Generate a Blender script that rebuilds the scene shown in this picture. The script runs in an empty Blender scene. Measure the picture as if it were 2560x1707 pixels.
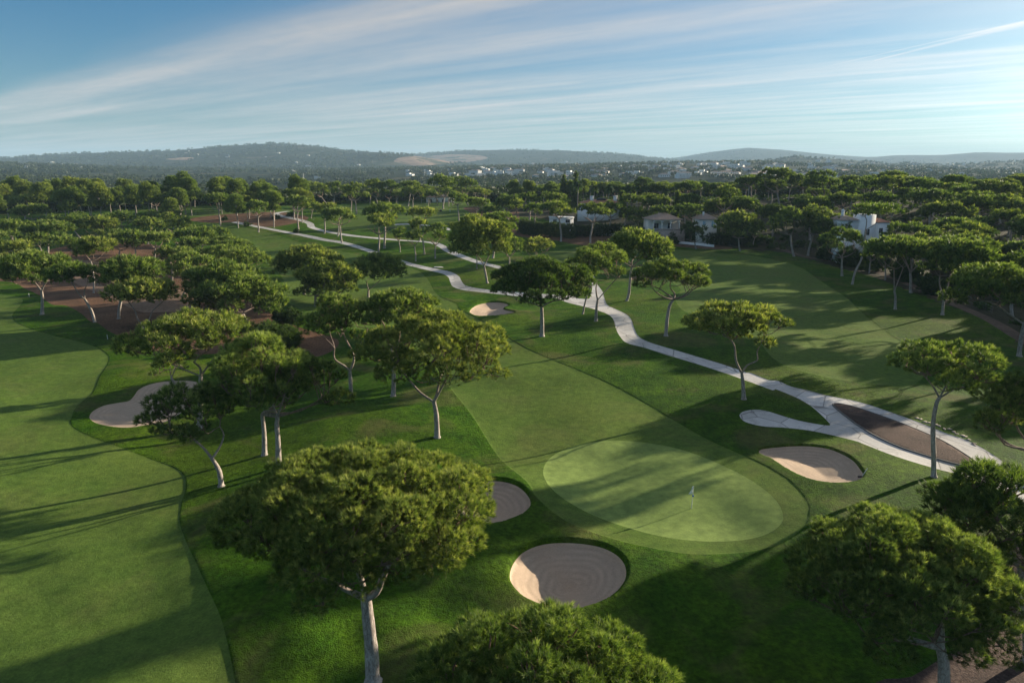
import bpy, math, random, numpy as np
from mathutils import Vector
from mathutils.geometry import delaunay_2d_cdt

# ------------------------------------------------------------------ camera, sky, sun, exposure
S = bpy.context.scene
COL = S.collection
CAM_H, F, PITCH = 30.0, 1707.0, math.radians(14.23)
cam_d = bpy.data.cameras.new('camera'); cam = bpy.data.objects.new('camera', cam_d); COL.objects.link(cam)
cam.location = (0, 0, CAM_H); cam.rotation_euler = (math.pi/2 - PITCH, 0, 0)
cam_d.sensor_width = 36; cam_d.lens = 24; cam_d.clip_start = 0.5; cam_d.clip_end = 60000
S.camera = cam
SUN_EL, SUN_AZ = math.radians(11.4), math.radians(58.5)      # azimuth clockwise from +Y
EXPOSURE = 1.2
S.view_settings.view_transform = 'Standard'; S.view_settings.look = 'None'
S.view_settings.exposure = EXPOSURE; S.view_settings.gamma = 1
W = bpy.data.worlds.new('World'); S.world = W; W.use_nodes = True
SKY_STRENGTH = 0.062
SUN_STRENGTH = 5.0

def build_world():
    nt = W.node_tree; N = nt.nodes; L = nt.links; N.clear()
    def nd(t, **k):
        n = N.new(t)
        for a, b in k.items(): setattr(n, a, b)
        return n
    def ma(op, a, b=None, c=None, clamp=False):
        n = N.new('ShaderNodeMath'); n.operation = op; n.use_clamp = clamp
        for i, v in enumerate((a, b, c)):
            if v is None: continue
            if isinstance(v, (int, float)): n.inputs[i].default_value = v
            else: L.new(v, n.inputs[i])
        return n.outputs[0]
    out = nd('ShaderNodeOutputWorld'); bg = nd('ShaderNodeBackground')
    sky = nd('ShaderNodeTexSky', sky_type='NISHITA'); sky.sun_disc = False
    sky.sun_elevation = SUN_EL; sky.sun_rotation = SUN_AZ
    sky.air_density = 1.0; sky.dust_density = 0.7; sky.ozone_density = 1.0; sky.altitude = 50
    tc = nd('ShaderNodeTexCoord'); sp = nd('ShaderNodeSeparateXYZ'); L.new(tc.outputs['Generated'], sp.inputs[0])
    dz = ma('ADD', ma('MAXIMUM', sp.outputs[2], 0.0), 0.012)
    qx = ma('DIVIDE', sp.outputs[0], dz); qy = ma('DIVIDE', sp.outputs[1], dz)
    u = ma('ADD', ma('MULTIPLY', qx, .629), ma('MULTIPLY', qy, .777))
    v = ma('ADD', ma('MULTIPLY', qx, -.777), ma('MULTIPLY', qy, .629))
    cb = nd('ShaderNodeCombineXYZ'); L.new(u, cb.inputs[0]); L.new(ma('MULTIPLY', v, .12), cb.inputs[1])
    # slow wobble of the bands
    wob = nd('ShaderNodeTexNoise'); wob.inputs['Scale'].default_value = .55; wob.inputs['Detail'].default_value = 2
    L.new(cb.outputs[0], wob.inputs['Vector'])
    u2 = ma('ADD', u, ma('MULTIPLY', ma('SUBTRACT', wob.outputs[0], .5), .9))
    rp = nd('ShaderNodeValToRGB'); rp.color_ramp.interpolation = 'B_SPLINE'
    L.new(ma('DIVIDE', u2, 12.0), rp.inputs[0])
    st = [(0.0, .0), (1.9, .0), (2.7, .05), (3.05, .75), (3.35, .72), (3.85, .34), (4.3, .68), (4.8, .56), (5.35, .2), (5.9, .55), (6.8, .5), (8, .6), (12, .75)]
    els = rp.color_ramp.elements
    els[0].position = 0; els[0].color = (.02,)*3 + (1,); els[1].position = 1; els[1].color = (.5,)*3 + (1,)
    for p, c in st[1:-1]:
        e = els.new(p/12); e.color = (c, c, c, 1)
    # streaks
    n1 = nd('ShaderNodeTexNoise'); n1.inputs['Scale'].default_value = 1.6; n1.inputs['Detail'].default_value = 5; n1.inputs['Roughness'].default_value = .55
    n1.inputs['Distortion'].default_value = .3
    L.new(cb.outputs[0], n1.inputs['Vector'])
    cb2 = nd('ShaderNodeCombineXYZ'); L.new(u, cb2.inputs[0]); L.new(ma('MULTIPLY', v, .45), cb2.inputs[1])
    n2 = nd('ShaderNodeTexNoise'); n2.inputs['Scale'].default_value = 5; n2.inputs['Detail'].default_value = 6; n2.inputs['Distortion'].default_value = .8
    L.new(cb2.outputs[0], n2.inputs['Vector'])
    m = ma('MULTIPLY', rp.outputs[0], ma('ADD', .45, ma('MULTIPLY', n1.outputs[0], 1.1)))
    m = ma('ADD', m, ma('MULTIPLY', ma('SUBTRACT', n1.outputs[0], .52), ma('ADD', .05, ma('MULTIPLY', rp.outputs[0], .9))))
    m = ma('MULTIPLY', m, ma('ADD', .78, ma('MULTIPLY', n2.outputs[0], .44)))
    # two short contrails
    def trail(ax, ay, bx, by, w, s):
        ln = math.hypot(bx-ax, by-ay); tx, ty = (bx-ax)/ln, (by-ay)/ln
        rx = ma('SUBTRACT', qx, ax); ry = ma('SUBTRACT', qy, ay)
        al = ma('ADD', ma('MULTIPLY', rx, tx), ma('MULTIPLY', ry, ty))
        ac = ma('ABSOLUTE', ma('SUBTRACT', ma('MULTIPLY', rx, ty), ma('MULTIPLY', ry, tx)))
        wd = ma('MULTIPLY', ma('ADD', .25, ma('DIVIDE', ma('MAXIMUM', al, 0.0), ln)), w)
        k = ma('SUBTRACT', 1.0, ma('DIVIDE', ac, wd), clamp=True)
        on = ma('MULTIPLY', ma('GREATER_THAN', al, 0.0), ma('LESS_THAN', al, ln*1.6))
        return ma('MULTIPLY', ma('MULTIPLY', k, on), s)
    m = ma('ADD', m, trail(3.18, 6.41, 3.386, 4.91, .09, .3))
    m = ma('ADD', m, trail(2.9, 6.8, 3.25, 5.3, .03, .25))
    hz = ma('MULTIPLY', ma('POWER', ma('SUBTRACT', 1.0, ma('MULTIPLY', sp.outputs[2], 4.5, clamp=True), clamp=True), 2.0), .35)
    m = ma('MAXIMUM', ma('MULTIPLY', m, 1.0, clamp=True), hz)
    # high veil of unseen cirrus added for shadow fill, and thin bright cloud round the sun
    fill_veil = nd('ShaderNodeMapRange', interpolation_type='SMOOTHSTEP'); L.new(sp.outputs[2], fill_veil.inputs[0]); fill_veil.inputs[1].default_value = .29; fill_veil.inputs[2].default_value = .5; fill_veil.inputs[4].default_value = .62
    m = ma('MAXIMUM', m, ma('MULTIPLY', fill_veil.outputs[0], ma('ADD', .6, ma('MULTIPLY', n1.outputs[0], .5))))
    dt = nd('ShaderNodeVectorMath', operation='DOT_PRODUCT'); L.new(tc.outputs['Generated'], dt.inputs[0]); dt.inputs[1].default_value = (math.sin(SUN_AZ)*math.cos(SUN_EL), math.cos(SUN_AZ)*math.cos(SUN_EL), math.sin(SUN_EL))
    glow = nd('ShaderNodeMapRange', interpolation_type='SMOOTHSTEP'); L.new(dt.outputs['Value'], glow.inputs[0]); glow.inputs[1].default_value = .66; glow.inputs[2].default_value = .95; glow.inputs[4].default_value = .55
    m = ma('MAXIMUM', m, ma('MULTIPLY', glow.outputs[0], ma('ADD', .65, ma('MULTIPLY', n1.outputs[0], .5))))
    m = ma('MULTIPLY', m, .9, clamp=True)
    bw = nd('ShaderNodeRGBToBW'); L.new(sky.outputs[0], bw.inputs[0])
    cc = nd('ShaderNodeVectorMath', operation='SCALE'); cc.inputs[0].default_value = (1.14, 1.08, 1.05)
    L.new(ma('ADD', ma('MULTIPLY', bw.outputs[0], .72), 1.45), cc.inputs['Scale'])
    tn = nd('ShaderNodeMix', data_type='RGBA', blend_type='MULTIPLY'); tn.inputs[0].default_value = 1
    L.new(sky.outputs[0], tn.inputs[6]); tn.inputs[7].default_value = (.14, .50, .84, 1)
    mx = nd('ShaderNodeMix', data_type='RGBA')
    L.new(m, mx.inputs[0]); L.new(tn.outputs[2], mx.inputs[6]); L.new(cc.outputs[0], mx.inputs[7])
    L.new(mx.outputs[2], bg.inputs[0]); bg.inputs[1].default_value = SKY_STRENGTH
    L.new(bg.outputs[0], out.inputs[0])
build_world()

sl = bpy.data.lights.new('sun', 'SUN'); sun = bpy.data.objects.new('sun', sl); COL.objects.link(sun)
sl.energy = SUN_STRENGTH; sl.angle = math.radians(.55); sl.color = (1.0, .87, .66)
sd = Vector((math.sin(SUN_AZ)*math.cos(SUN_EL), math.cos(SUN_AZ)*math.cos(SUN_EL), math.sin(SUN_EL)))
sun.rotation_euler = sd.to_track_quat('Z', 'Y').to_euler(); sun.location = sd*500

S.render.engine = 'CYCLES'
cy = S.cycles
cy.max_bounces = 5; cy.diffuse_bounces = 2; cy.glossy_bounces = 1; cy.transmission_bounces = 3; cy.volume_bounces = 1
cy.transparent_max_bounces = 4; cy.caustics_reflective = False; cy.caustics_refractive = False
cy.use_denoising = True; cy.denoiser = 'OPENIMAGEDENOISE'; cy.denoising_input_passes = 'RGB_ALBEDO_NORMAL'; cy.denoising_prefilter = 'ACCURATE'; cy.use_adaptive_sampling = True; cy.adaptive_threshold = .01
cy.sample_clamp_indirect = 4

# ------------------------------------------------------------------ maths helpers
rs = np.random.RandomState(7); random.seed(7)
CP, SP = math.cos(PITCH), math.sin(PITCH)
K = 2560/2352
def Dp(pts): return [(x*K, y*K) for x, y in pts]
def Zp(ox, oy, s, pts): return [(ox + x*s, oy + y*s) for x, y in pts]
def sstep(a, b, x):
    t = np.clip((x-a)/(b-a), 0, 1); return t*t*(3-2*t)
def vnoise(x, y, seed=0):
    xi = np.floor(x).astype(np.int64); yi = np.floor(y).astype(np.int64)
    fx = x-xi; fy = y-yi; fx = fx*fx*(3-2*fx); fy = fy*fy*(3-2*fy)
    def h(a, b):
        n = (a*374761393 + b*668265263 + seed*974634777) & 0x7fffffff
        n = ((n ^ (n >> 13))*1274126177) & 0x7fffffff
        return ((n ^ (n >> 16)) & 0xffff)/65535.0
    return (h(xi, yi)*(1-fx)+h(xi+1, yi)*fx)*(1-fy) + (h(xi, yi+1)*(1-fx)+h(xi+1, yi+1)*fx)*fy
def fbm(x, y, o=4, seed=0):
    s = 0; a = .5
    for i in range(o): s = s + a*vnoise(x*2**i, y*2**i, seed+i); a *= .5
    return s/(1-.5**o) - .5
def rays(px, py):
    x = (np.asarray(px, float)-1280)/F; v = (np.asarray(py, float)-853.5)/F
    return x, CP - v*SP, -(SP + v*CP)            # world direction (x, y, z)
def plane_hit(px, py, y0):                        # where the ray through a point meets the upright plane y = y0
    dx, dy, dz = rays(px, py); t = y0/dy
    return float(dx*t), float(CAM_H + dz*t)

# ------------------------------------------------------------------ terrain height
def px_h(px, py, y0): return plane_hit(px, py, y0)[1]
RIDGES = []   # (distance, width in front, azimuth tangents, heights)
for r, w, pts in (
    (9500, 2200, [(900, 372), (1400, 372), (1530, 363), (1600, 350), (1680, 340), (1760, 345), (1850, 355), (1950, 362), (2000, 357), (2100, 357), (2180, 350), (2252, 352), (2352, 348), (2600, 350), (3000, 360)]),
    (7000, 1600, [(760, 372), (850, 360), (940, 357), (1000, 352), (1060, 347), (1160, 345), (1280, 346), (1400, 353), (1480, 362), (1560, 370), (1700, 378), (2000, 384)]),
    (5200, 1500, [(-600, 372), (0, 366), (100, 363), (150, 358), (220, 354), (330, 350), (450, 347), (560, 337), (660, 330), (740, 335), (800, 343), (850, 350), (900, 358), (960, 368), (1060, 382)]),
    (4500, 900, [(380, 386), (460, 376), (560, 366), (680, 360), (800, 355), (880, 349), (950, 356), (1010, 366), (1080, 378), (1150, 386)]),
    (4200, 1100, [(1560, 386), (1640, 378), (1700, 373), (1780, 361), (1850, 364), (1950, 372), (2000, 378), (2030, 374), (2100, 380), (2200, 374), (2352, 370), (2700, 372)]),
    (2900, 1500, [(-700, 384), (0, 374), (200, 382), (420, 390), (800, 391), (1000, 388), (1150, 384), (1300, 381), (1500, 376), (1700, 374), (1850, 380), (2100, 388), (2352, 391), (2700, 391)]),
):
    xs = [(p[0]*K-1280)/F/CP for p in pts]; hs = [px_h(p[0]*K, p[1]*K, r*1.0) for p in pts]
    RIDGES.append((r, w, np.array(xs), np.array(hs)))
# edge of the wood on the right (flat-plane estimate) : the ground climbs behind it
def flat(px, py, z=1.0):
    dx, dy, dz = rays(px, py); t = (z-CAM_H)/dz; return float(dx*t), float(dy*t)
EDGE = np.array([flat(*p) for p in ((2900, 960), (2560, 850), (2480, 800), (2330, 742), (2200, 690), (2100, 660), (1950, 628), (1800, 622), (1640, 600), (1480, 590), (1330, 570))])
MOUNDS = [(1130, 1400, 3.2, 1.2), (980, 1330, 5, .7), (730, 1300, 7, .9), (690, 1490, 5, .4), (800, 1560, 4, .4), (1250, 1250, 6, .5), (1560, 1420, 4, .5), (1700, 1450, 7, .5),
          (2050, 1260, 6, .5), (1250, 790, 7, 1.0), (1330, 735, 7, .9), (1120, 745, 5, .7), (480, 990, 6, .5), (330, 930, 5, .5), (900, 1080, 9, .8), (1060, 1060, 5, .5),
          (1480, 880, 12, .7), (1720, 820, 12, .5), (1950, 1010, 5, .35), (2180, 1190, 5, .5)]
MW = [(flat(a, b, 0)[0], flat(a, b, 0)[1], s, h) for a, b, s, h in MOUNDS]
def seg_dist(x, y, P):                            # distance to a polyline and the side of it
    best = np.full(x.shape, 1e18); side = np.zeros(x.shape)
    for (ax, ay), (bx, by) in zip(P[:-1], P[1:]):
        dx, dy = bx-ax, by-ay; l2 = dx*dx+dy*dy+1e-12
        t = np.clip(((x-ax)*dx+(y-ay)*dy)/l2, 0, 1)
        ex = x-(ax+t*dx); ey = y-(ay+t*dy); d = ex*ex+ey*ey
        k = d < best; best = np.where(k, d, best); side = np.where(k, dx*(y-ay)-dy*(x-ax), side)
    return np.sqrt(best), side
def H0(x, y):
    x = np.asarray(x, float); y = np.asarray(y, float)
    r = np.hypot(x, y)
    z = 8.0*sstep(190, 400, y)*(1-.25*sstep(-60, -260, x))
    d, s = seg_dist(x, y, EDGE)
    z = z + np.where(s < 0, 7.5*sstep(4, 130, d), 0)*(1-sstep(330, 480, y)*.6)*sstep(-10, 60, x)
    near = 1-sstep(500, 900, r)
    z = z*near - 4*(1-near)
    for mx, my, sg, h in MW: z = z + h*np.exp(-((x-mx)**2+(y-my)**2)/(2*sg*sg))
    z = z + near*(fbm(x/38, y/38, 3, 3)*2.4*sstep(20, 90, r) + fbm(x/9, y/9, 2, 9)*(.5+.5*(1-sstep(50, 75, r)))*(1-sstep(150, 300, r)))
    z = z + (fbm(x/5.5, y/5.5, 2, 15)*1.5 + fbm(x/2.2, y/2.2, 2, 16)*.25)*np.exp(-((x+8)/9)**2-((y-42)/15)**2)
    if r.max() > 700:
        tx = x/np.maximum(y, 1); far = sstep(900, 1500, r)
        nz = fbm(x/900, y/900, 5, 21); n2 = fbm(x/160, y/160, 3, 31)
        hb = -4 + far*(nz*26+6)
        for rr, w, xs, hs in RIDGES:
            hk = np.interp(tx, xs, hs, left=hs[0], right=hs[-1])
            inr = sstep(xs[0]-.12, xs[0], tx)*(1-sstep(xs[-1], xs[-1]+.12, tx)) if xs[0] > -1 or xs[-1] < .9 else 1.0
            c = np.where(y < rr, np.exp(-((y-rr)/w)**2), np.exp(-((y-rr)/(w*.8))**2))
            c = c*(1 + (1-c)*nz*1.1 + (1-c**4)*n2*.16)
            hb = np.maximum(hb, -10 + (hk+10)*c*np.where(y > 0, inr, .3) + n2*hk*.012)
        z = np.where(far > 0, z*(1-far) + hb*far, z)
    return z
def px2g(px, py, tmax=13000):
    px = np.atleast_1d(np.asarray(px, float)); py = np.atleast_1d(np.asarray(py, float))
    dx, dy, dz = rays(px, py)
    lo = np.full(px.shape, 8.0); hi = np.full(px.shape, -1.0); prev = lo.copy()
    ts = np.geomspace(12, tmax, 900)
    if len(px) < 60:
        Tt = ts[None, :]; hit = (CAM_H + dz[:, None]*Tt) < H0(dx[:, None]*Tt, dy[:, None]*Tt); i = hit.argmax(1); ok = hit.any(1)
        lo = np.where(ok & (i > 0), ts[np.maximum(i-1, 0)], 8.0); hi = np.where(ok, ts[i], tmax); lo = np.where(ok, lo, tmax*.99)
        for _ in range(14):
            mid = (lo+hi)/2; under = CAM_H+dz*mid < H0(dx*mid, dy*mid); hi = np.where(under, mid, hi); lo = np.where(under, lo, mid)
        return dx*hi, dy*hi
    done = np.zeros(px.shape, bool)
    for t in ts:
        z = CAM_H + dz*t; h = H0(dx*t, dy*t); hit = (z < h) & ~done
        lo[hit] = prev[hit]; hi[hit] = t; done |= hit; prev[:] = t
        if done.all(): break
    hi[~done] = tmax; lo[~done] = tmax*.99
    for _ in range(22):
        mid = (lo+hi)/2; under = CAM_H+dz*mid < H0(dx*mid, dy*mid)
        hi = np.where(under, mid, hi); lo = np.where(under, lo, mid)
    return dx*hi, dy*hi

def smooth(P, closed=True, n=8):
    P = np.array(P, float); m = len(P); out = []
    rng = range(m) if closed else range(m-1)
    for i in rng:
        if closed: a, b, c, d = P[i-1], P[i], P[(i+1) % m], P[(i+2) % m]
        else: a, b, c, d = P[max(i-1, 0)], P[i], P[i+1], P[min(i+2, m-1)]
        for k in range(n):
            t = k/n
            out.append(.5*((2*b)+(c-a)*t+(2*a-5*b+4*c-d)*t*t+(3*b-a-3*c+d)*t**3))
    if not closed: out.append(P[-1])
    return np.array(out)
def gpoly(P, closed=True, n=8):
    s = smooth(P, closed, n); x, y = px2g(s[:, 0], s[:, 1]); return resample(np.stack([x, y], 1), closed)
def resample(Q, closed=True):
    R = []
    m = len(Q)
    for i in range(m if closed else m-1):
        a, b = Q[i], Q[(i+1) % m]; d = math.hypot(*(b-a)); st = max(.3, .005*math.hypot(*a))
        k = max(1, int(d/st)) if d > st else 1
        if R and math.hypot(*(a-R[-1])) < st*.35: continue
        for j in range(k): R.append(a+(b-a)*j/k)
    if not closed: R.append(Q[-1])
    return np.array(R)
def strip(P, w0, w1=None, n=8):                     # ribbon of constant real width along a centre line
    s = smooth(P, False, n); x, y = px2g(s[:, 0], s[:, 1]); c = resample(np.stack([x, y], 1), False)
    t = np.gradient(c, axis=0); t /= np.linalg.norm(t, axis=1)[:, None]+1e-9
    nn = np.stack([-t[:, 1], t[:, 0]], 1); w = np.linspace(w0, w1 or w0, len(c))[:, None]/2
    return np.concatenate([c+nn*w, (c-nn*w)[::-1]])
def inside(x, y, P):
    r = np.zeros(x.shape, bool); x0, y0 = P.min(0); x1, y1 = P.max(0)
    k = np.where((x >= x0) & (x <= x1) & (y >= y0) & (y <= y1))[0]
    if not len(k): return r
    X, Y = x[k], y[k]; c = np.zeros(X.shape, bool); m = len(P)
    for i in range(m):
        ax, ay = P[i-1]; bx, by = P[i]
        if ay == by: continue
        q = ((ay > Y) != (by > Y)) & (X < (bx-ax)*(Y-ay)/(by-ay)+ax); c ^= q
    r[k] = c; return r
def sdist(x, y, P, pad=3.0):                        # signed distance, positive inside; -pad when farther out
    out = np.full(x.shape, -float(pad)); x0, y0 = P.min(0)-pad; x1, y1 = P.max(0)+pad
    k = np.where((x >= x0) & (x <= x1) & (y >= y0) & (y <= y1))[0]
    if not len(k): return out
    Q = np.vstack([P, P[:1]]); d = np.empty(len(k))
    for i in range(0, len(k), 20000): d[i:i+20000] = seg_dist(x[k[i:i+20000]], y[k[i:i+20000]], Q)[0]
    ins = inside(x[k], y[k], P); out[k] = np.where(ins, d, -np.minimum(d, pad)); return out

# ------------------------------------------------------------------ outlines on the ground (traced, then laid on the terrain)
Z1 = lambda p: Zp(0, 600, .3061, p)
Z2 = lambda p: Zp(640, 640, .3061, p)
Z3 = lambda p: Zp(1200, 600, .3061, p)
Z4 = lambda p: Zp(1840, 600, .3061, p)
Z5 = lambda p: Zp(1840, 900, .3061, p)
R4 = lambda p: Zp(0, 900, .5442, p)
green = gpoly(Dp([(1248, 1090), (1262, 1052), (1312, 1026), (1390, 1011), (1470, 1014), (1560, 1030), (1650, 1063), (1730, 1105), (1780, 1145), (1799, 1182), (1788, 1208), (1750, 1229), (1690, 1240), (1610, 1241), (1520, 1231), (1430, 1208), (1340, 1172), (1275, 1132)]))
fair_mid = gpoly(Dp([(1210, 1112), (1235, 1150), (1300, 1200), (1400, 1241), (1500, 1262), (1600, 1272), (1720, 1266), (1800, 1243), (1850, 1203), (1857, 1160), (1825, 1115), (1760, 1072), (1680, 1035), (1600, 995), (1500, 935), (1400, 880), (1300, 838), (1215, 802), (1150, 765), (1095, 731), (1056, 712), (1048, 697), (1015, 683), (997, 668), (985, 645), (960, 622), (900, 600), (800, 580), (700, 560), (620, 535), (540, 520), (470, 515), (500, 545), (590, 590), (650, 640), (640, 680), (700, 715), (760, 745), (850, 760), (930, 780), (980, 820), (1030, 885), (1085, 955), (1145, 1048)]))
fair_left = gpoly([(-60, 735)] + Z1([(-60, 440), (130, 460), (185, 490), (158, 540), (112, 590), (104, 640), (170, 690), (300, 740), (480, 790), (650, 830), (800, 880), (872, 930), (890, 970), (860, 1040), (812, 1110), (782, 1190), (750, 1250), (690, 1300), (610, 1380), (585, 1450)]) + R4([(322, 285), (345, 315), (420, 352), (560, 402), (700, 456), (800, 492), (845, 530), (852, 590), (832, 660), (825, 740), (850, 820), (900, 930), (960, 1060), (1010, 1170), (1045, 1300), (1080, 1483), (1120, 1800), (400, 2000), (-700, 1700), (-1400, 1200), (-1000, 500)]) + [(-400, 760)])
fair_right = gpoly(Z4([(540, 230), (700, 340), (900, 470), (1040, 600), (1230, 750), (1400, 860), (1560, 960), (1560, 1080), (1400, 1190), (1000, 1160), (700, 1110), (450, 1040), (300, 960)]) + [(1890, 850), (1800, 800), (1720, 782), (1690, 750), (1700, 720), (1640, 690), (1560, 665), (1400, 665), (1330, 640), (1400, 625), (1560, 612), (1640, 618), (1800, 632), (1900, 642), (1960, 655)])
fair_far = gpoly([(800, 520), (950, 512), (1120, 506), (1240, 512), (1260, 525), (1180, 540), (1100, 556), (1000, 566), (900, 572), (800, 565), (830, 545)])
fair_back = gpoly([(-60, 575), (60, 556), (200, 545), (400, 538), (600, 527), (760, 521), (700, 530), (540, 540), (330, 548), (120, 566), (0, 580), (-60, 600)])
path_end = gpoly([(1871, 931), (1919, 949)] + Z5([(345, 170), (450, 215), (600, 250), (750, 290), (1000, 340), (1250, 420), (1500, 510), (1700, 590), (1900, 660), (2080, 760), (2250, 890)]) + [(2640, 1280), (2800, 1410), (3050, 1640), (2980, 1720), (2760, 1480), (2600, 1310), (2520, 1245)] + Z5([(1970, 975), (1650, 890), (1300, 785), (1050, 690), (970, 660), (720, 600), (560, 570), (370, 550), (220, 540), (80, 505), (30, 455), (60, 420), (150, 405), (250, 415), (380, 455), (500, 490), (620, 515), (740, 533), (768, 522), (700, 450), (620, 380), (540, 330), (480, 300), (360, 250), (230, 205), (80, 150)]), n=5)
island = gpoly(Z5([(797, 362), (850, 360), (1000, 395), (1300, 500), (1550, 600), (1700, 670), (1850, 760), (1950, 830), (1985, 868), (1960, 878), (1800, 848), (1600, 793), (1350, 713), (1150, 623), (1000, 532), (880, 442), (808, 382)]), n=6)
path_main = gpoly(Z3([(2420, 1190), (2352, 1150), (2060, 1040), (1800, 960), (1600, 900), (1400, 840), (1300, 790), (1260, 720), (1240, 660), (1200, 610), (1100, 560), (1040, 530), (1015, 470), (1000, 420), (950, 350), (930, 290), (900, 266), (830, 262), (740, 258), (680, 262), (760, 276), (870, 278), (893, 310), (915, 360), (915, 410), (905, 440), (890, 478), (820, 478), (750, 468), (690, 455), (640, 448), (620, 462), (700, 505), (880, 550), (980, 580), (1050, 610), (1090, 650), (1110, 720), (1140, 780), (1200, 840), (1350, 880), (1500, 930), (1800, 1020), (2100, 1120), (2352, 1212), (2400, 1225)]), n=5)
path_far = strip([(1440, 742), (1400, 741), (1330, 738), (1270, 733), (1226, 729), (1176, 723), (1148, 715), (1139, 702), (1134, 692), (1116, 682), (1077, 673), (1018, 659), (966, 642), (912, 623), (858, 607), (814, 600), (762, 589), (708, 579), (656, 569), (620, 562), (585, 555)], 3.1)
path_loop = strip([(1440, 684), (1400, 684), (1340, 682), (1280, 675), (1239, 666), (1198, 656), (1157, 642), (1124, 628), (1103, 615), (1075, 606), (994, 600), (926, 594), (871, 588), (817, 579), (781, 569), (774, 559), (749, 550), (708, 541), (690, 534), (720, 528)], 3.1)
path_tee = strip([(1128, 575), (1100, 568), (1060, 563), (1020, 560), (980, 562)], 3.0)
track = strip([(1930, 620), (1955, 623), (2010, 641), (2070, 651), (2130, 663), (2200, 683), (2250, 701), (2330, 736), (2400, 766), (2480, 802), (2560, 850), (2700, 930)], 2.6)
bunkers = dict(
    front=gpoly(Dp([(1171, 1320), (1180, 1290), (1205, 1265), (1250, 1248), (1310, 1244), (1370, 1251), (1410, 1267), (1433, 1290), (1438, 1318), (1425, 1348), (1400, 1372), (1360, 1391), (1310, 1402), (1260, 1396), (1210, 1376), (1182, 1350)]), n=5),
    side=gpoly(Dp([(1080, 1118), (1110, 1105), (1150, 1103), (1190, 1115), (1215, 1140), (1217, 1162), (1200, 1182), (1170, 1196), (1130, 1206), (1085, 1200), (1055, 1175), (1055, 1140)]), n=5),
    right=gpoly(Z5([(195, 762), (200, 728), (300, 712), (450, 700), (600, 700), (750, 720), (870, 765), (960, 820), (1010, 880), (1040, 930), (1020, 965), (970, 990), (880, 1003), (780, 1003), (650, 985), (520, 940), (400, 875), (300, 810), (235, 785)]), n=5),
    left=gpoly(Z1([(730, 1440), (760, 1395), (850, 1350), (960, 1328), (1050, 1312), (1095, 1270), (1130, 1222), (1210, 1182), (1320, 1157), (1450, 1148), (1560, 1150), (1630, 1170), (1640, 1220), (1560, 1330), (1450, 1430), (1330, 1490), (1180, 1512), (1050, 1530), (920, 1522), (800, 1497), (745, 1468)]), n=5),
    fairway=gpoly(Z2([(1745, 455), (1785, 410), (1860, 385), (1950, 376), (2030, 384), (2062, 405), (2020, 425), (2040, 440), (2115, 460), (2010, 482), (1900, 491), (1800, 489)]), n=5))
bed_left = gpoly([(-90, 690), (-10, 702), (37, 707), (61, 721), (98, 738), (129, 761), (165, 764), (199, 781), (226, 804), (245, 808), (269, 826), (309, 845), (400, 880), (520, 885), (640, 880), (760, 895), (825, 880), (845, 850), (770, 825), (700, 800), (683, 785), (640, 765), (590, 730), (545, 690), (520, 660), (450, 635), (400, 615), (300, 603), (200, 606), (100, 630), (-60, 650)], n=4)
bed_sand = gpoly(Z1([(380, 190), (480, 150), (800, 180), (850, 215), (790, 300), (900, 390), (1400, 400), (1560, 440), (1560, 560), (1250, 590), (1100, 570), (900, 470), (700, 390), (520, 300)]), n=4)
bed_north = gpoly([(470, 548), (560, 536), (690, 530), (770, 543), (740, 558), (660, 568), (600, 557), (520, 557)], n=4)
bed_mid = gpoly([(1262, 538), (1262, 560), (1290, 588), (1350, 597), (1400, 603), (1475, 616), (1560, 612), (1640, 612), (1760, 622), (1830, 622), (1800, 614), (1640, 598), (1560, 590), (1487, 578), (1420, 576), (1390, 570), (1307, 560), (1296, 530)], n=4)
bed_tee = gpoly([(1158, 520), (1190, 517), (1225, 524), (1235, 540), (1215, 548), (1180, 533)], n=4)
bed_small = gpoly([(1575, 690), (1610, 687), (1650, 690), (1655, 698), (1610, 702), (1580, 700)], n=4)
bed_front = gpoly([(2180, 1735), (2280, 1690), (2360, 1640), (2480, 1560), (2530, 1500), (2500, 1430), (2482, 1370), (2600, 1330), (2900, 1400), (2900, 2000), (2300, 2050)], n=4)
wood_edge = np.vstack([EDGE, [(-20, 330)], [(20, 500)], [(500, 500)], [(500, 60)]])
quarry = gpoly(Dp([(905, 373), (915, 363), (940, 360), (985, 358), (1050, 355), (1100, 357), (1120, 364), (1080, 372), (1010, 378), (940, 381)]), n=4)
quarry2 = gpoly(Dp([(380, 366), (420, 362), (445, 363), (430, 368)]), n=4)

FAIR = [fair_mid, fair_left, fair_right, fair_far, fair_back]
PATHS = [path_end, path_main, path_far, path_loop, path_tee]
def cut(x, y):
    z = np.zeros(np.shape(x)); f = np.full(z.shape, -3.0)
    for P in FAIR: f = np.maximum(f, sdist(x, y, P, 1))
    z -= .055*sstep(-.1, .1, f)
    z -= .02*sstep(0, .2, sdist(x, y, green, 1))
    p = np.full(z.shape, -3.0)
    for P in PATHS: p = np.maximum(p, sdist(x, y, P, 1))
    z -= .05*sstep(-.02, .12, p)*(f < 0)
    z += .13*sstep(0, .1, sdist(x, y, island, 1))
    for nme, P in bunkers.items():
        s = sdist(x, y, P, 9); dp, lip = dict(front=(.95, .62), side=(.85, .6), right=(.6, .35), left=(.45, .12), fairway=(.6, .4))[nme]
        z += .5*lip*np.exp(-(np.minimum(s, 0)/3.6)**2)*(1-sstep(-.2, .1, s))
        z -= lip*.6*sstep(-.12, .1, s) + lip*.4*sstep(0, 1.2, s) + dp*sstep(0, 5, s)
        z += 0
    for P in (bed_left, bed_front): z -= .04*sstep(0, .25, sdist(x, y, P, 1))
    return z
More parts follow.
